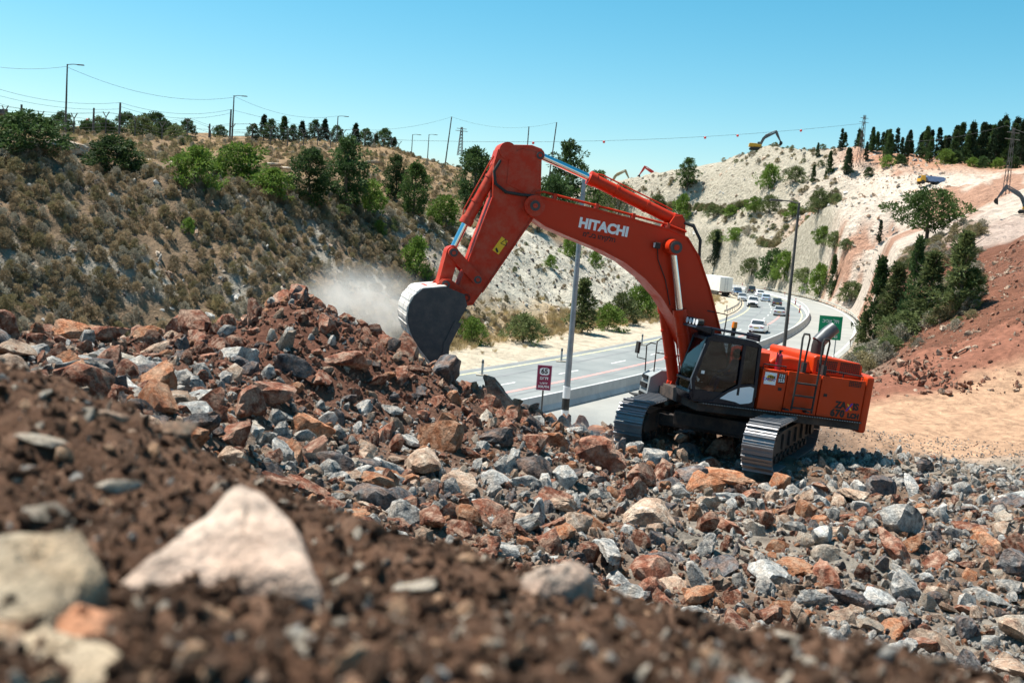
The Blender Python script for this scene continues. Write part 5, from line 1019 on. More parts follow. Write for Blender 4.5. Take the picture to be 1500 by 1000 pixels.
# dry verge grass
tuft = []
for i in range(3):
    r_ = np.random.default_rng(700 + i); n = 60; a = r_.uniform(0, 6.28, n); q = np.stack([np.cos(a), np.sin(a), 0 * a], 1) * r_.random((n, 1)) * .35; D = np.stack([np.cos(a) * .35, np.sin(a) * .35, np.ones(n)], 1) + r_.normal(size=(n, 3)) * .15; tuft.append(card_mesh('tuft', cards(q, D, r_.uniform(.5, 1.0, n), .02, r_), LM['grass']))
tuft_col = bpy.data.collections.new('tuft_shapes')
for i, me in enumerate(tuft): tuft_col.objects.link(bpy.data.objects.new('g%d' % i, me))
s = rng.uniform(-10, 150, 2600); nn = rng.normal(17.3, 1.3, 2600); nn = np.clip(nn, 13.2, 21); s = np.concatenate([s, rng.uniform(-40, 150, 2600)]); nn = np.concatenate([nn, rng.uniform(36, 90, 2600)]); x, y = road(s, nn); z = HL(s, nn); n = len(s)
stuff(gn_scatter('dry_grass', np.stack([x, y, z], 1), np.stack([np.zeros(n), np.zeros(n), rng.uniform(0, 6.28, n)], 1), (rng.uniform(.3, .75, n)[:, None] * np.ones((n, 3))), rng.integers(0, 3, n), tuft_col), 'dry yellow grass along the verge and on the plateau', 'grass')
# pale boulders by the fence
def hill_boulder(u, v, wpx, label, seed, kind='pale', sc_=(1, .7, .5)):
    p = hit(u, v); r = wpx * p[1] / FPX / 2; o = link('boulder', rock_mesh('boulder', seed, RM[kind], 3, .09), None, (p[0], p[1], p[2] + r * .30), (0, 0, rnd.uniform(-.5, .5)), tuple(r * s_ for s_ in sc_)); tag(o, label, 'boulder')
for q in [(100, 226, 78, 'big white boulder between two dark bushes on the slope top', 41), (218, 238, 18, 'small white boulder below the barbed fence', 42), (250, 240, 16, 'pale flat boulder under the fence near a leafy bush', 43), (400, 247, 34, 'pale outcrop beside the dark pine', 44), (433, 238, 16, 'small pale rock behind the dark pine', 45), (545, 243, 30, 'whitish outcrop between the pines on the plateau', 46), (418, 250, 20, 'cream rock under the pale outcrop', 47)]: hill_boulder(*q)

# ================================================================== road furniture, traffic, lines
def sec(s, n=0.0): x, y = road(s, n); h = np.interp(s, _s, _hd); return float(x), float(y), float(h)
# median barrier, one object per cast segment
bprof = [(-.30, 0), (-.30, .08), (-.14, .30), (-.09, .80), (.09, .80), (.14, .30), (.30, .08), (.30, 0)]
def barrier_mesh(L):
    mb = MB(); n = len(bprof); a = L / 2 - .012
    mb.add([(-a, y, z) for y, z in bprof] + [(a, y, z) for y, z in bprof], [(i, (i + 1) % n, n + (i + 1) % n, n + i) for i in range(n)] + [tuple(range(n)), tuple(range(2 * n - 1, n - 1, -1))])
    return mb.mesh('concrete_barrier', M['barrier'])
M['barrier'] = mat('pale_concrete', [(.36, .36, .355), (.47, .47, .46)], scale=1.2, rough=.85, bump=.15, bscale=20, rand=.06)
bme = barrier_mesh(4.0)
for k in range(78):
    x, y, h = sec(-26 + k * 4.0); o = link('concrete_barrier', bme, None, (x, y, ROADZ), (0, 0, math.pi / 2 - h)); tag(o, 'pale concrete barrier segment in the line along the middle of the road', 'barrier', 'median barrier segments')
# guardrails
def guardrail(n, s0, s1, step, label, face):
    x, y, h = sec(s0, n); t = thing('guardrail', label, 'guardrail', (x, y, ROADZ)); O = Vector((x, y, ROADZ)); sv = np.arange(s0, s1, step)
    mb = MB(); prof = [(.0, .50), (.07, .56), (.0, .64), (.07, .72), (.0, .80), (-.02, .80), (-.02, .50)]; m = len(prof); vs = []; fs = []
    for i, s in enumerate(sv):
        for a, z in prof: px_, py_, _ = sec(s, n + a * face); vs.append((px_ - O.x, py_ - O.y, z))
    for i in range(len(sv) - 1): fs += [(i * m + k, i * m + (k + 1) % m, (i + 1) * m + (k + 1) % m, (i + 1) * m + k) for k in range(m)]
    mb.add(vs, fs).build('rail', M['galv_pale'], t)
    pm = MB(); pm.bx(-.06, .06, -.04, .04, -.3, .78); pme = pm.mesh('post', M['galv_pale'])
    for s in sv[::1]: px_, py_, hh = sec(s, n - .1 * face); link('post', pme, t, (px_ - O.x, py_ - O.y, 0), (0, 0, math.pi / 2 - hh))
M['galv_pale'] = mat('weathered_guardrail', [(.36, .34, .29), (.50, .47, .40)], scale=1.0, rough=.6, metal=.2)
guardrail(-6.75, 62, 330, 4.0, 'long weathered guardrail on the outer side of the road curve', 1)
guardrail(10.9, 96, 215, 4.0, 'guardrail on the inner sandy side of the curve by the truck', -1)
# red-white delineators beside the barrier
M['red'] = mat('red_plastic', [(.55, .03, .02)], rough=.5)
def delineator(u, v):
    p = atz(u, v, ROADZ); t = thing('delineator_post', 'red and white delineator post standing by the median barrier', 'delineator', tuple(p), 0, 'red and white delineator posts')
    d = MB(); d.cyl((0, 0, 0), (0, 0, .06), .2, n=10); d.build('base', M['rubber'], t)
    for k in range(5): d = MB(); d.cyl((0, 0, .06 + k * .22), (0, 0, .28 + k * .22), .10, n=10); d.build('band', M['red'] if k % 2 == 0 else M['rubber'] if k == 1 else M['white'], t)
for q in [(1154, 474), (1171, 458), (1165, 446), (1149, 436), (1120, 429), (1087, 421)]: delineator(*q)
# verge marker posts
for i, q in enumerate([(706, 549), (822, 529), (940, 505), (1064, 456)]):
    p = atz(*q, ROADZ + .05); t = thing('marker_post', 'small grey verge marker post on the sandy shoulder', 'post', tuple(p), 0, 'verge marker posts'); d = MB(); d.bx(-.07, .07, -.04, .04, -.1, .95); d.build('post', M['concrete'], t, bevel=.02); d = MB(); d.bx(-.072, .072, -.042, .042, .72, .86); d.build('band', M['darkpole'], t); d = MB(); d.bx(-.35, .35, -.18, .18, -.05, .03); d.build('footing', M['sand'], t)
# ---- vehicles
M['tyre'] = M['rubber']; M['carglass'] = mat('car_glass', [(.03, .04, .045)], rough=.08, spec=.7); M['taillight'] = mat('tail_light', [(.35, .01, .015)], rough=.2); M['plate'] = mat('yellow_plate', [(.62, .42, .03)], rough=.5); M['rim'] = mat('wheel_rim', [(.35, .35, .36)], rough=.35, metal=.8)
def carpaint(name, c): m = mat(name, [c], rough=.25, coat=.6); return m
CP = {'white': carpaint('white_car_paint', (.78, .79, .80)), 'silver': carpaint('silver_car_paint', (.42, .44, .46)), 'blue': carpaint('pale_blue_car_paint', (.36, .45, .55)), 'dark': carpaint('dark_car_paint', (.05, .055, .065)), 'navy': carpaint('navy_car_paint', (.04, .07, .13))}
def loft(mb, secs):                                      # secs: list of (x, [(y, z) ...])
    n = len(secs[0][1]); vs = [(x, y, z) for x, r in secs for y, z in r]; fs = []
    for i in range(len(secs) - 1): fs += [(i * n + k, i * n + (k + 1) % n, (i + 1) * n + (k + 1) % n, (i + 1) * n + k) for k in range(n)]
    fs += [tuple(range(n)), tuple(range(len(secs) * n - 1, (len(secs) - 1) * n - 1, -1))]; return mb.add(vs, fs)
def car(pos, h, kind, col, label):
    L, W, Hh = {'sedan': (4.5, 1.76, 1.44), 'suv': (4.6, 1.85, 1.75), 'pickup': (5.1, 1.85, 1.78)}[kind]
    t = thing('pickup_truck' if kind == 'pickup' else 'car', label, 'pickup' if kind == 'pickup' else 'car', pos, h); w = W / 2; m = CP[col]
    belt = Hh * .60; hood = Hh * .56; sec_ = lambda wf, z0, z1: [(-w * wf, z0), (-w * wf * 1.0, (z0 + z1) / 2), (-w * wf * .95, z1 - .05), (-w * wf * .86, z1), (w * wf * .86, z1), (w * wf * .95, z1 - .05), (w * wf, (z0 + z1) / 2), (w * wf, z0)]
    d = MB(); loft(d, [(-L / 2, sec_(.86, .40, belt * .92)), (-L / 2 + .12, sec_(.96, .26, belt * 1.0)), (-L * .3, sec_(1, .22, belt * 1.02)), (L * .15, sec_(1, .22, belt)), (L * .24, sec_(1, .22, hood)), (L * .42, sec_(.97, .24, hood * .92)), (L / 2, sec_(.86, .36, hood * .74))]); body = d.build('body', m, t, 35)
    x0, x1, x2, x3 = {'sedan': (-L * .38, -L * .24, L * .05, L * .22), 'suv': (-L * .49, -L * .42, L * .05, L * .22), 'pickup': (-L * .12, -L * .06, L * .12, L * .26)}[kind]
    g = MB(); gs = lambda wf, z: [(-w * wf, belt - .03), (-w * (wf - .06), z - .08), (-w * (wf - .14), z), (w * (wf - .14), z), (w * (wf - .06), z - .08), (w * wf, belt - .03)]
    loft(g, [(x0, gs(.84, belt + .02)), (x1, gs(.88, Hh - .02)), ((x1 + x2) / 2, gs(.9, Hh)), (x2, gs(.88, Hh - .02)), (x3, gs(.84, belt + .02))]); g.build('cabin', m, t, 30)
    wm = MB(); e = .012
    def slant(xa, za, xb, zb, wa, wb, off):              # sloped pane proud of the cabin
        wm.add([(xa + off, -w * wa, za), (xa + off, w * wa, za), (xb + off, w * wb, zb), (xb + off, -w * wb, zb), (xa, -w * wa, za), (xa, w * wa, za), (xb, w * wb, zb), (xb, -w * wb, zb)], [(0, 1, 2, 3), (7, 6, 5, 4), (0, 4, 5, 1), (2, 6, 7, 3), (1, 5, 6, 2), (0, 3, 7, 4)])
    fr = lambda a, b, f: a + (b - a) * f
    for nm, (xa, xb, off) in (('windshield', (x3, x2, .03)), ('rear_window', (x0, x1, -.03))):
        wm = MB(); slant(fr(xa, xb, .12), fr(belt + .02, Hh, .12), fr(xa, xb, .86), fr(belt + .02, Hh, .86), .78, .70, off); wm.build(nm, M['carglass'], t)
    for sd in (-1, 1):
        wm = MB(); wm.add([(fr(x0, x1, .7), sd * (w * .875 + e), belt + .03), (fr(x3, x2, .3), sd * (w * .875 + e), belt + .03), (x2 - .05, sd * (w * .80 + e), Hh - .12), (x1 + .05, sd * (w * .80 + e), Hh - .12), (fr(x0, x1, .7), sd * w * .8, belt + .03), (fr(x3, x2, .3), sd * w * .8, belt + .03), (x2 - .05, sd * w * .74, Hh - .12), (x1 + .05, sd * w * .74, Hh - .12)], [(0, 1, 2, 3), (7, 6, 5, 4), (0, 4, 5, 1), (2, 6, 7, 3), (1, 5, 6, 2), (0, 3, 7, 4)]); wm.build('side_window', M['carglass'], t)
        d = MB(); d.box((-L / 2 + .04, sd * w * .68, belt * .80), (.10, .34, .15)); d.build('tail_light', M['taillight'], t, bevel=.02)
        d = MB(); d.box((L / 2 - .10, sd * w * .64, hood * .74), (.2, .36, .15)); d.build('headlight', M['lamp'], t, bevel=.03)
        d = MB(); d.box((x3 - .25, sd * (w + .08), belt + .06), (.08, .18, .12)); d.build('side_mirror', m, t, bevel=.02)
        for xw in (-L * .30, L * .31):
            wh = link('wheel', None, t, (xw, sd * (w - .12), .32)); q = MB(); q.cyl((0, -.11, 0), (0, .11, 0), .32, n=18); q.build('tyre', M['tyre'], wh, 40); q = MB(); q.cyl((0, sd * .10, 0), (0, sd * .118, 0), .2, n=14); q.build('rim', M['rim'], wh, 40)
    d = MB(); d.bx(-L / 2 - .02, -L / 2 + .05, -.26, .26, belt * .62, belt * .62 + .12); d.build('number_plate', M['plate'], t)
    d = MB(); d.bx(-L / 2 - .05, -L / 2 + .12, -w * .84, w * .84, .26, .42); d.build('rear_bumper', M['rubber'] if kind != 'sedan' else m, t, bevel=.02)
    d = MB(); d.bx(L / 2 - .12, L / 2 + .04, -w * .84, w * .84, .28, .46 if kind == 'sedan' else .6); d.build('front_bumper', M['rubber'] if kind != 'sedan' else m, t, bevel=.02)
    d = MB(); d.bx(L / 2 - .04, L / 2 + .03, -w * .45, w * .45, .50, .64 if kind == 'sedan' else .85); d.build('grille', M['rubber'], t)
    if kind == 'pickup': d = MB(); d.bx(-L * .48, -L * .16, -w * .82, w * .82, belt - .02, belt + .03); d.build('load_bed', M['rubber'], t)
    return t
def pcar(u, v, away, kind, col, label):
    p = atz(u, v, ROADZ); s_, n_ = road_sn(p[0], p[1]); h = float(np.interp(s_[0], _s, _hd)); yaw = math.pi / 2 - h + (0 if away else math.pi)
    L = 2.2; c = (p[0] + math.sin(h) * L, p[1] + math.cos(h) * L, ROADZ + .01); return car(c, yaw, kind, col, label)
pcar(1107, 488, True, 'sedan', 'white', 'white sedan driving away, alone behind the queue of cars'); pcar(1141, 463, True, 'sedan', 'silver', 'silver-white sedan at the tail of the queue beside the barrier'); pcar(1138, 449, True, 'sedan', 'dark', 'dark grey sedan just ahead of the silver-white sedan')
pcar(1122, 442, True, 'sedan', 'blue', 'pale blue sedan in the queue ahead of the dark sedan'); pcar(1102, 450, False, 'pickup', 'white', 'white pickup with black bumper coming towards the excavator'); pcar(1087, 441, False, 'sedan', 'silver', 'silver sedan following the oncoming white pickup')
pcar(1081, 434, False, 'suv', 'navy', 'dark blue off-road car following the oncoming silver sedan'); pcar(1068, 430, False, 'suv', 'white', 'white off-road car coming past the rear of the truck'); pcar(1101, 430, True, 'suv', 'dark', 'dark off-road car between the two lanes of traffic'); pcar(1114, 435, True, 'sedan', 'white', 'white sedan with red tail lights ahead of the pale blue sedan')
def truck(u, v):
    p = atz(u, v, ROADZ); s_, n_ = road_sn(p[0], p[1]); h = float(np.interp(s_[0], _s, _hd)); t = thing('truck', 'white box-trailer truck driving away at the far bend', 'truck', (p[0], p[1], ROADZ), math.pi / 2 - h + math.radians(16))
    m = mat('trailer_white', [(.62, .64, .62), (.74, .75, .73)], scale=1.0, rough=.5)
    d = MB(); d.bx(0, 11.5, -1.27, 1.27, 1.15, 4.0); bx_ = d.build('trailer_box', m, t, bevel=.04)
    for sd in (-1, 1):
        d = MB(); d.bx(-.04, -.002, sd * .64 - .58, sd * .64 + .58, 1.3, 3.9); d.build('rear_door', m, t, bevel=.01); d = MB(); d.bx(-.05, .0, sd * 1.0 - .2, sd * 1.0 + .2, 1.02, 1.14); d.build('tail_light', M['taillight'], t)
        d = MB(); d.bx(-.07, -.045, sd * .25 - .03, sd * .25 + .03, 1.3, 3.9); d.build('lock_bar', M['galv'], t)
        for xw in (2.0, 3.3, 4.6, 10.5, 13.3): d = MB(); d.cyl((xw, sd * 1.0 - .15, .5), (xw, sd * 1.0 + .15, .5), .5, n=16); d.build('wheel', M['tyre'], t, 40)
        d = MB(); d.bx(1.2, 9.0, sd * 1.2 - .03, sd * 1.2 + .03, .55, 1.1); d.build('side_guard', M['rubber'], t)
    d = MB(); d.bx(.1, 11.0, -.5, .5, .85, 1.13); d.build('chassis', M['rubber'], t); d = MB(); d.bx(.0, .15, -1.2, 1.2, .45, .62); d.build('underrun_bar', M['rubber'], t)
    d = MB(); loft(d, [(12.0, [(-1.2, .6), (-1.2, 3.4), (1.2, 3.4), (1.2, .6)]), (13.6, [(-1.2, .6), (-1.2, 3.3), (1.2, 3.3), (1.2, .6)]), (14.0, [(-1.15, .6), (-1.1, 2.2), (1.1, 2.2), (1.15, .6)])]); d.build('tractor_cab', CP['white'], t, bevel=.05)
truck(1062, 436)
# ---- signs
M['signback'] = mat('sign_metal', [(.35, .36, .36)], rough=.5, metal=.6); M['maroon'] = mat('maroon_sign', [(.22, .012, .055), (.26, .02, .07)], scale=3, rough=.5); M['greensign'] = mat('green_sign', [(.0, .27, .12), (.005, .32, .15)], scale=2, rough=.5); M['rimpink'] = mat('sign_rim', [(.52, .30, .38)], rough=.5)
def sign_panel(t, w_, h_, z, m, rim):
    d = MB(); d.bx(-w_ / 2, w_ / 2, -.02, .0, z - h_ / 2, z + h_ / 2); pn = d.build('panel', m, t)
    r = min(w_, h_) * .045
    for a in (((-w_ / 2, -w_ / 2 + r), (z - h_ / 2, z + h_ / 2)), ((w_ / 2 - r, w_ / 2), (z - h_ / 2, z + h_ / 2)), ((-w_ / 2 + r, w_ / 2 - r), (z - h_ / 2, z - h_ / 2 + r)), ((-w_ / 2 + r, w_ / 2 - r), (z + h_ / 2 - r, z + h_ / 2))):
        d = MB(); d.bx(a[0][0], a[0][1], -.026, -.021, a[1][0], a[1][1]); d.build('rim', rim, pn)
    return pn
def put_text(pn, s, size, x, z, m, bold=.0, y=-.027): return link('lettering', text_mesh(s, size, m, bold), pn, (x, y, z), (math.pi / 2, 0, 0))
ys = 39.0; pc = aty(797, 553, ys); g = H1(pc[0], ys); t = thing('road_sign', 'small maroon route sign reading 65 south on a thin post', 'sign', (pc[0], ys, g), 0.02)
zc = pc[2] - g; d = MB(); d.cyl((0, .02, -.4), (0, .02, zc + .4), .035, n=8); d.build('post', M['darkpole'], t, 40); pn = sign_panel(t, .58, 1.0, zc, M['maroon'], M['rimpink'])
d = MB(); d.prism([(.19 * max(-1, min(1, 1.25 * math.cos(a))), zc + .25 + .145 * max(-1, min(1, 1.1 * math.sin(a)))) for a in [2 * math.pi * k / 28 for k in range(28)]], -.027, -.021); d.build('number_shield', M['whiteprint'], pn)
put_text(pn, '65', .27, 0, zc + .25, M['blackprint'], .010, -.029); put_text(pn, 'םורד', .17, 0, zc - .02, M['whiteprint'], .003); put_text(pn, 'ﺏﻮﻨﺟ', .13, 0, zc - .19, M['whiteprint'], .003); put_text(pn, 'SOUTH', .13, 0, zc - .36, M['whiteprint'], .004)
yg = 84.0; pc = aty(1216, 480, yg); g = H1(pc[0], yg); t = thing('road_sign', 'green direction sign with white lettering behind the exhaust pipe', 'sign', (pc[0], yg, g), 0.0); zc = pc[2] - g; pn = sign_panel(t, 1.95, 2.0, zc, M['greensign'], M['greensign'])
for x_ in (-.6, .6): d = MB(); d.cyl((x_, .06, -.5), (x_, .06, zc + .8), .05, n=8); d.build('post', M['galv'], t, 40)
put_text(pn, 'ביבא לת', .42, 0, zc + .55, M['whiteprint'], .006); put_text(pn, 'ﺐﻴﺑﺃ ﻞﺗ', .30, 0, zc + .10, M['whiteprint'], .004); put_text(pn, 'Tel Aviv', .34, 0, zc - .35, M['whiteprint'], .004); put_text(pn, '65', .30, .55, zc - .75, M['whiteprint'], .004)
# ---- street lamps
def street_lamp(u, vmid, y, vtop, r, m, label, bands=False, arm=(-.9, 0), group=None, base=None):
    p = aty(u, vmid, y); g = H1(p[0], y) if base is None else base; tp = aty(u, vtop, y); h = tp[2] - g
    t = thing('street_lamp', label, 'street lamp', (p[0], y, g), 0, group); d = MB(); d.cyl((0, 0, -.3), (0, 0, h), r, r * .55, n=12); d.build('pole', m, t, 40)
    d = MB(); d.tube([(0, 0, h - .06), (arm[0] * .5, arm[1] * .5, h + .05), (arm[0], arm[1], h + .06)], r * .35, 6); d.build('arm', m, t, 50); d = MB(); d.box((arm[0] * 1.25, arm[1] * 1.25, h + .05), (abs(arm[0]) * .6 + .1, .28, .12)); d.build('lamp_head', m, t, bevel=.03)
    if bands:
        for k, mm in enumerate(('rubber', 'white', 'rubber', 'white', 'rubber', 'white')): d = MB(); d.cyl((0, 0, .2 + k * .46), (0, 0, .66 + k * .46), r * 1.06, n=12); d.build('band', M[mm], t, 40)
    return t
street_lamp(842, 430, 38, 252, .14, M['galv'], 'tall grey lamp post with black and white bands beside the maroon sign', True, (-.45, .1)); street_lamp(1160, 400, 62, 296, .13, M['darkpole'], 'tall dark lamp post rising behind the excavator engine', False, (-1.1, .2))
# ---- the plateau: lamps, wooden poles, fence, overhead wires
tops = {}
def plateau_point(u, n=82): return on_n(u, n)
for i, (u, vt, vm, lab) in enumerate([(97, 94, 150, 'tall lamp post on the plateau above the white boulder'), (341, 140, 180, 'lamp post on the plateau above the wide leafy bush'), (494, 170, 190, 'short lamp post on the plateau behind the dark pines'), (604, 197, 205, 'small far lamp post on the plateau near the tilted pole'), (628, 197, 205, 'small far lamp post right next to another on the plateau')]):
    p = plateau_point(u, 84 + (i > 2) * 14); r = .14; o = street_lamp(u, vm, p[1], vt, r, M['darkpole'], lab, False, (1.2, .2), None, p[2]); q = aty(u, vt, p[1]); tops[u] = q
def wood_pole(u, vt, n, label, lean=0.0):
    p = plateau_point(u, n); q = aty(u, vt, p[1]); h = q[2] - p[2]; d = MB(); d.cyl((0, 0, -.4), (lean * h, 0, h), .17, .12, n=9); o = d.build('utility_pole', M['darkpole'], None, 40); o.location = tuple(p); tag(o, label, 'pole'); tops[u] = np.array([p[0] + lean * h, p[1], q[2]]); return o
for q in [(28, 153, 86, 'short wooden pole at the far end of the fence'), (133, 158, 90, 'thin wooden pole beside the tall lamp post'), (171, 150, 84, 'wooden pole over the dark rounded trees'), (302, 181, 92, 'thin far pole above the fence bend'), (332, 160, 83, 'stout wooden pole standing close to a lamp post'), (646, 170, 80, 'leaning wooden pole above the grey cut', .07), (766, 185, 96, 'thin pole behind the excavator arm'), (798, 178, 90, 'wooden pole rising behind the arm cylinder', .06)]: wood_pole(*q)
def wire(a, b, sag, label, r=.018, balls=(), group=None):
    a = Vector(a); b = Vector(b); n = 24; pts = [a + (b - a) * k / n - Vector((0, 0, sag * 4 * (k / n) * (1 - k / n))) for k in range(n + 1)]; O = a.copy(); d = MB(); d.tube([q - O for q in pts], r, 4); o = d.build('overhead_wire', M['rubber'], None); o.location = O; tag(o, label, 'wire', group)
    for f in balls:
        i = int(f * n); q = pts[i] - O; s = MB(); s.sphere(q - Vector((0, 0, .3)), .36, 10, 6); s.build('marker_ball', M['red'], o, 60)
U_ = lambda u: Vector(tops[u])
wire(aty(-60, 88, 120), U_(97) - Vector((0, 0, .3)), .6, 'wire running to the tall lamp post on the plateau'); wire(U_(97) - Vector((0, 0, .3)), U_(341) - Vector((0, 0, .3)), 1.6, 'long sagging wire between the two tall plateau lamp posts'); wire(U_(341), U_(494), 1.4, 'sagging wire from the leafy-bush lamp post to the pines lamp post')
wire(aty(-60, 110, 118), U_(171), 1.2, 'upper wire to the wooden pole over the dark trees'); wire(aty(-60, 122, 118), U_(171) - Vector((0, 0, .8)), 1.0, 'lower wire to the wooden pole over the dark trees'); wire(U_(171), U_(332), 1.0, 'upper wire between the two stout wooden poles'); wire(U_(171) - Vector((0, 0, .5)), U_(332) - Vector((0, 0, .5)), 1.1, 'lower wire between the two stout wooden poles'); wire(U_(332), U_(646), 3.0, 'long wire from the stout pole to the leaning pole'); wire(U_(646), U_(798), 1.8, 'wire from the leaning pole to the pole behind the arm cylinder')
wire(aty(-80, 150, 230), aty(1263, 181, 298), 7.0, 'high line with red marker balls stretching to the lattice pylon', .035, [.14, .175, .42, .585, .69, .80, .85, .935])
# fence with barbed Y-tops
ft = thing('fence', 'wire fence with forked barbed tops along the plateau edge', 'fence'); sv = np.arange(-36, 150, 5.5); pts = []
pm = MB(); pm.tube([(0, 0, -.3), (0, 0, 2.3)], .075, 6); pm.tube([(0, 0, 2.3), (-.5, 0, 2.95)], .06, 5); pm.tube([(0, 0, 2.3), (.5, 0, 2.95)], .06, 5); pme = pm.mesh('post', M['darkpole'])
for s in sv:
    x, y, h = sec(s, 79); z = float(HL(np.array([s]), np.array([79.0]))[0]); pts.append(Vector((x, y, z))); link('post', pme, ft, (x, y, z), (0, 0, -h))
for z_ in (.4, .8, 1.2, 1.6, 2.05): d = MB(); d.tube([q + Vector((0, 0, z_)) for q in pts], .018, 4); d.build('wire', M['darkpole'], ft)
for sd in (-1, 1): d = MB(); d.tube([q + Vector((sd * .45, 0, 2.88)) for q in pts], .014, 4); d.build('barbed_wire', M['darkpole'], ft)
# lattice pylons
def pylon(u, vb, vt, y, w_, label):
    p = aty(u, vb, y); q = aty(u, vt, y); h = q[2] - p[2] + 1.0; t = thing('pylon', label, 'pylon', (p[0], y, p[2] - 1.0), .3); n = 9
    for sx in (-1, 1):
        for sy in (-1, 1): d = MB(); d.tube([(sx * w_, sy * w_, 0), (sx * w_ * .3, sy * w_ * .3, h)], .07, 4); d.build('leg', M['darkpole'], t)
    d = MB(); f = lambda k: (1 - .7 * k / n) * w_
    for k in range(n):
        a, b = f(k), f(k + 1); z0, z1 = h * k / n, h * (k + 1) / n
        for sd in (-1, 1): d.tube([(-a, sd * a, z0), (b, sd * b, z1)], .04, 4); d.tube([(a, sd * a, z0), (-b, sd * b, z1)], .04, 4); d.tube([(sd * a, -a, z0), (sd * b, b, z1)], .04, 4)
    d.build('bracing', M['darkpole'], t)
    for z_, L in ((.86, 1.6), (.94, 1.3)): d = MB(); d.tube([(-L, 0, h * z_), (L, 0, h * z_)], .07, 4); d.build('crossarm', M['darkpole'], t)
pylon(1259, 240, 168, 298, .75, 'slim lattice pylon on the bare hilltop'); pylon(1471, 300, 186, 175, .45, 'lattice mast standing beside the hilltop wood'); pylon(674, 222, 186, 260, .6, 'distant small pylon beyond the plateau')
wire(aty(1320, 206, 300), aty(1475, 184, 175), 1.0, 'power line from the wood down to the lattice mast', .03); wire(aty(1475, 184, 175), aty(1560, 205, 150), .5, 'power line leaving the lattice mast', .03)
# ---- far machines
def far_excavator(p, yaw, col, label, sc_=1.0, boomcol=None):
    t = thing('excavator', label, 'excavator', p, yaw); t.scale = (sc_,) * 3; bc = boomcol or col
    for sd in (-1, 1): d = MB(); d.prism([(-2.2, .1), (2.2, .1), (2.5, .5), (2.2, .9), (-2.2, .9), (-2.5, .5)], sd * 1.3 - .3, sd * 1.3 + .3); d.build('track', M['rubber'], t, bevel=.05)
    d = MB(); d.bx(-.9, .9, -1.1, 1.1, .5, 1.0); d.build('car_body', M['rubber'], t); d = MB(); d.prism([(-2.7, 1.1), (-2.7, 2.1), (-2.4, 2.3), (-.2, 2.3), (.1, 2.0), (1.5, 1.9), (1.6, 1.1)], -1.4, 1.4); d.build('house', col, t, bevel=.08)
    d = MB(); d.prism([(.1, 1.9), (.2, 3.0), (1.3, 3.05), (1.7, 2.2), (1.6, 1.6), (.1, 1.6)], .4, 1.4); d.build('cab', M['carglass'], t, bevel=.06)
    d = MB(); d.prism([(.5, 1.7), (1.0, 1.6), (2.6, 4.1), (6.0, 6.2), (5.9, 6.7), (2.2, 5.1), (1.6, 4.4)], -.3, .3); d.build('boom', bc, t, bevel=.03)
    d = MB(); d.prism([(5.5, 6.9), (6.1, 7.2), (6.5, 6.6), (7.9, 3.6), (7.6, 3.4), (6.0, 5.6)], -.25, .25); d.build('arm', bc, t, bevel=.03)
    d = MB(); d.cyl((2.4, 0, 5.3), (5.7, 0, 7.0), .16); d.build('arm_cylinder', bc, t, 40); d = MB(); d.cyl((1.3, .4, 1.7), (2.4, .4, 4.2), .15); d.build('boom_cylinder', bc, t, 40)
    d = MB(); d.prism([(7.5, 3.6), (8.2, 3.5), (8.5, 2.8), (8.1, 2.2), (7.3, 1.9), (7.4, 2.6)], -.7, .7); d.build('bucket', M['rubber'], t, bevel=.04)
M['machine_yellow'] = paintmat('yellow_machine_paint', (.62, .33, .03), amount=.3); M['machine_grey'] = paintmat('grey_machine_paint', (.10, .11, .12), amount=.3); M['machine_tan'] = paintmat('tan_machine_paint', (.40, .30, .17), amount=.3)
def farpos(u, v, y): p = aty(u, v, y); return (p[0], y, p[2])
def crest(u):
    d = ray(u, 240); yv = np.arange(240, 420, 1.0); xv = d[0] / d[1] * yv; z = H(xv, yv); k = int(np.argmax((z - CAM[2]) / yv)); return (xv[k], yv[k], z[k])
far_excavator(crest(1106), -.15, M['machine_yellow'], 'small yellow excavator with dark boom on the far hilltop', 1.0, M['machine_grey'])
q = crest(897); far_excavator((q[0], q[1] + 6, q[2] - 2.0), -.25, M['machine_tan'], 'tan excavator whose arm shows above the far rim', 1.0)
q = crest(972); far_excavator((q[0], q[1] + 8, q[2] - 4.6), math.pi, M['red'], 'red excavator mostly hidden behind the far rim', 1.0)
q = hit(1506, 316); far_excavator(tuple(q), math.pi - .4, M['machine_yellow'], 'yellow excavator with grey arm by the pink quarry edge', .5, M['machine_grey'])
def dumper(u, v):
    p = hit(u, v); t = thing('dump_truck', 'yellow dump truck with a blue body parked in the white quarry', 'dump truck', tuple(p), .15); t.scale = (.72,) * 3; mblue = mat('blue_body_paint', [(.12, .19, .36), (.17, .25, .43)], scale=1, rough=.5)
    d = MB(); d.prism([(-1.2, 1.2), (-2.2, 2.6), (-2.0, 3.0), (4.0, 3.0), (5.0, 2.4), (4.2, 1.2)], -1.4, 1.4); d.build('body', mblue, t, bevel=.06); d = MB(); d.prism([(-4.4, .9), (-4.4, 1.9), (-3.9, 3.1), (-2.5, 3.1), (-2.4, .9)], -1.2, 1.2); d.build('cab', M['machine_yellow'], t, bevel=.06); d = MB(); d.prism([(-4.36, 2.0), (-3.98, 2.95), (-3.9, 2.95), (-4.2, 2.0)], -1.0, 1.0); d.build('windshield', M['carglass'], t); d = MB(); d.bx(-4.3, 4.4, -.5, .5, .8, 1.2); d.build('chassis', M['rubber'], t)
    for xw in (-3.4, 2.0, 3.6):
        for sd in (-1, 1): d = MB(); d.cyl((xw, sd * 1.2 - .25, .7), (xw, sd * 1.2 + .25, .7), .7, n=14); d.build('wheel', M['tyre'], t, 40)
dumper(1362, 272)
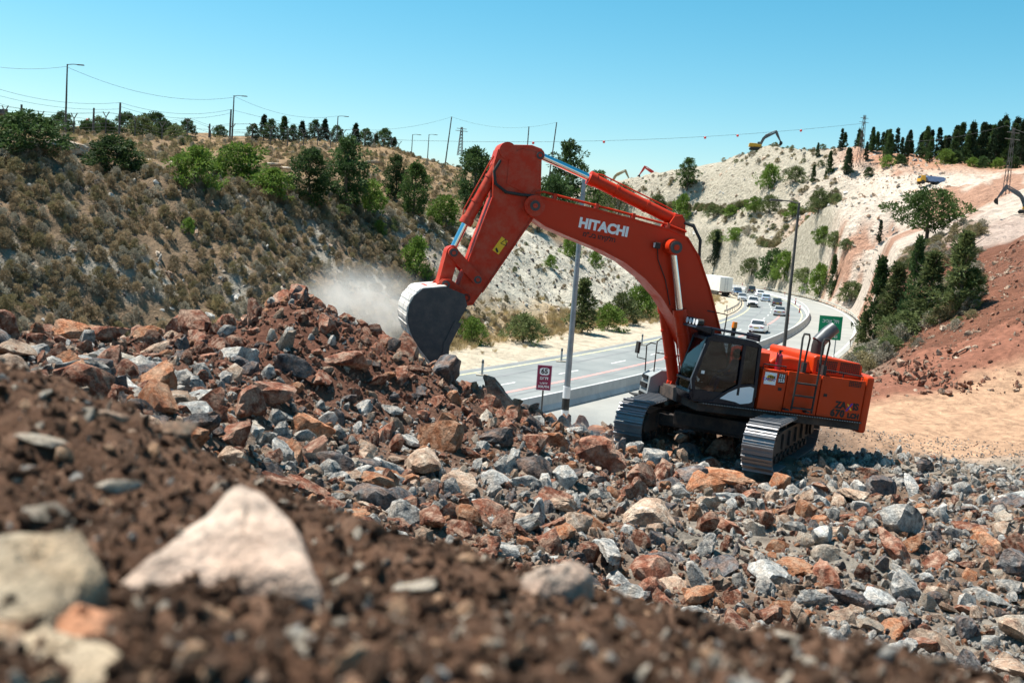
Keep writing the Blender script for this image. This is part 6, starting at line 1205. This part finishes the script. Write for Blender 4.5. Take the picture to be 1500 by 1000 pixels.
# ---- dust raised by the bucket
def dust(u, v, y, size, dens, label, seed):
    p = aty(u, v, y); mb = MB(); mb.sphere((0, 0, 0), 1.0, 20, 12); m = bpy.data.materials.new('dust'); m.use_nodes = True; t = m.node_tree; t.nodes.remove(t.nodes['Principled BSDF']); L = t.links.new
    pv = nd(t, 'ShaderNodeVolumePrincipled'); pv.inputs['Color'].default_value = (.97, .93, .87, 1); pv.inputs['Anisotropy'].default_value = .2
    tc = nd(t, 'ShaderNodeTexCoord'); ln = nd(t, 'ShaderNodeVectorMath', operation='LENGTH'); L(tc.outputs['Object'], ln.inputs[0]); mr = nd(t, 'ShaderNodeMapRange'); mr.interpolation_type = 'SMOOTHSTEP'; L(ln.outputs['Value'], mr.inputs['Value'])
    for k, v_ in (('From Min', 1.0), ('From Max', .1), ('To Min', 0), ('To Max', 1)): mr.inputs[k].default_value = v_
    mp = nd(t, 'ShaderNodeMapping'); mp.inputs['Location'].default_value = (seed * 3.1, seed * 1.7, seed); L(tc.outputs['Object'], mp.inputs['Vector']); no = nd(t, 'ShaderNodeTexNoise', Scale=1.9, Detail=4.0, Roughness=.6); L(mp.outputs[0], no.inputs['Vector']); m2 = nd(t, 'ShaderNodeMapRange'); L(no.outputs['Fac'], m2.inputs['Value'])
    for k, v_ in (('From Min', .36), ('From Max', .7), ('To Min', 0), ('To Max', dens)): m2.inputs[k].default_value = v_
    mu = nd(t, 'ShaderNodeMath', operation='MULTIPLY'); L(mr.outputs[0], mu.inputs[0]); L(m2.outputs[0], mu.inputs[1]); L(mu.outputs[0], pv.inputs['Density']); L(pv.outputs[0], t.nodes['Material Output'].inputs['Volume'])
    o = mb.build('dust_cloud', m, None); o.location = tuple(p); o.scale = size; stuff(o, label, 'dust')
dust(530, 455, 28.0, (2.4, 1.8, 1.6), 1.7, 'pale dust cloud drifting behind the bucket', 1); dust(712, 600, 25.2, (1.1, 1.0, .9), 1.8, 'thin dust puff rising where rocks slide off the heap', 2); dust(850, 645, 25.0, (1.2, 1.0, 1.0), 1.6, 'thin dust puff in front of the far track', 3); dust(460, 500, 27.5, (2.2, 1.5, 1.0), .5, 'faint dust veil behind the top of the heap', 4)

# ---- the low building at the far end of the plateau
p = on_n(6, 100); q = aty(6, 168, p[1]); hb = q[2] - p[2]; t = thing('building', 'low brown flat-roofed building behind the broad dark bush', 'building', (p[0] - 2.5, p[1], p[2] - .3), -.4); M['brownwall'] = mat('brown_wall', [(.13, .09, .07), (.19, .14, .11)], scale=1.5, rough=.9)
d = MB(); d.bx(-5, 5, -3, 3, 0, hb); d.build('wall', M['brownwall'], t); d = MB(); d.prism([(-5.3, hb), (-5.3, hb + .25), (5.3, hb + .1), (5.3, hb - .05)], -3.3, 3.3); rf = d.build('roof', M['brownwall'], t)
for x_ in (2.2, 3.2): d = MB(); d.bx(x_ - .2, x_ + .2, -.3, .3, hb + .1, hb + .9); d.build('chimney', M['darkpole'], rf)
for x_ in (-3, 0, 3): d = MB(); d.bx(x_ - .6, x_ + .6, -3.03, -2.99, 1.0, 2.2); d.build('window', M['carglass'], t)
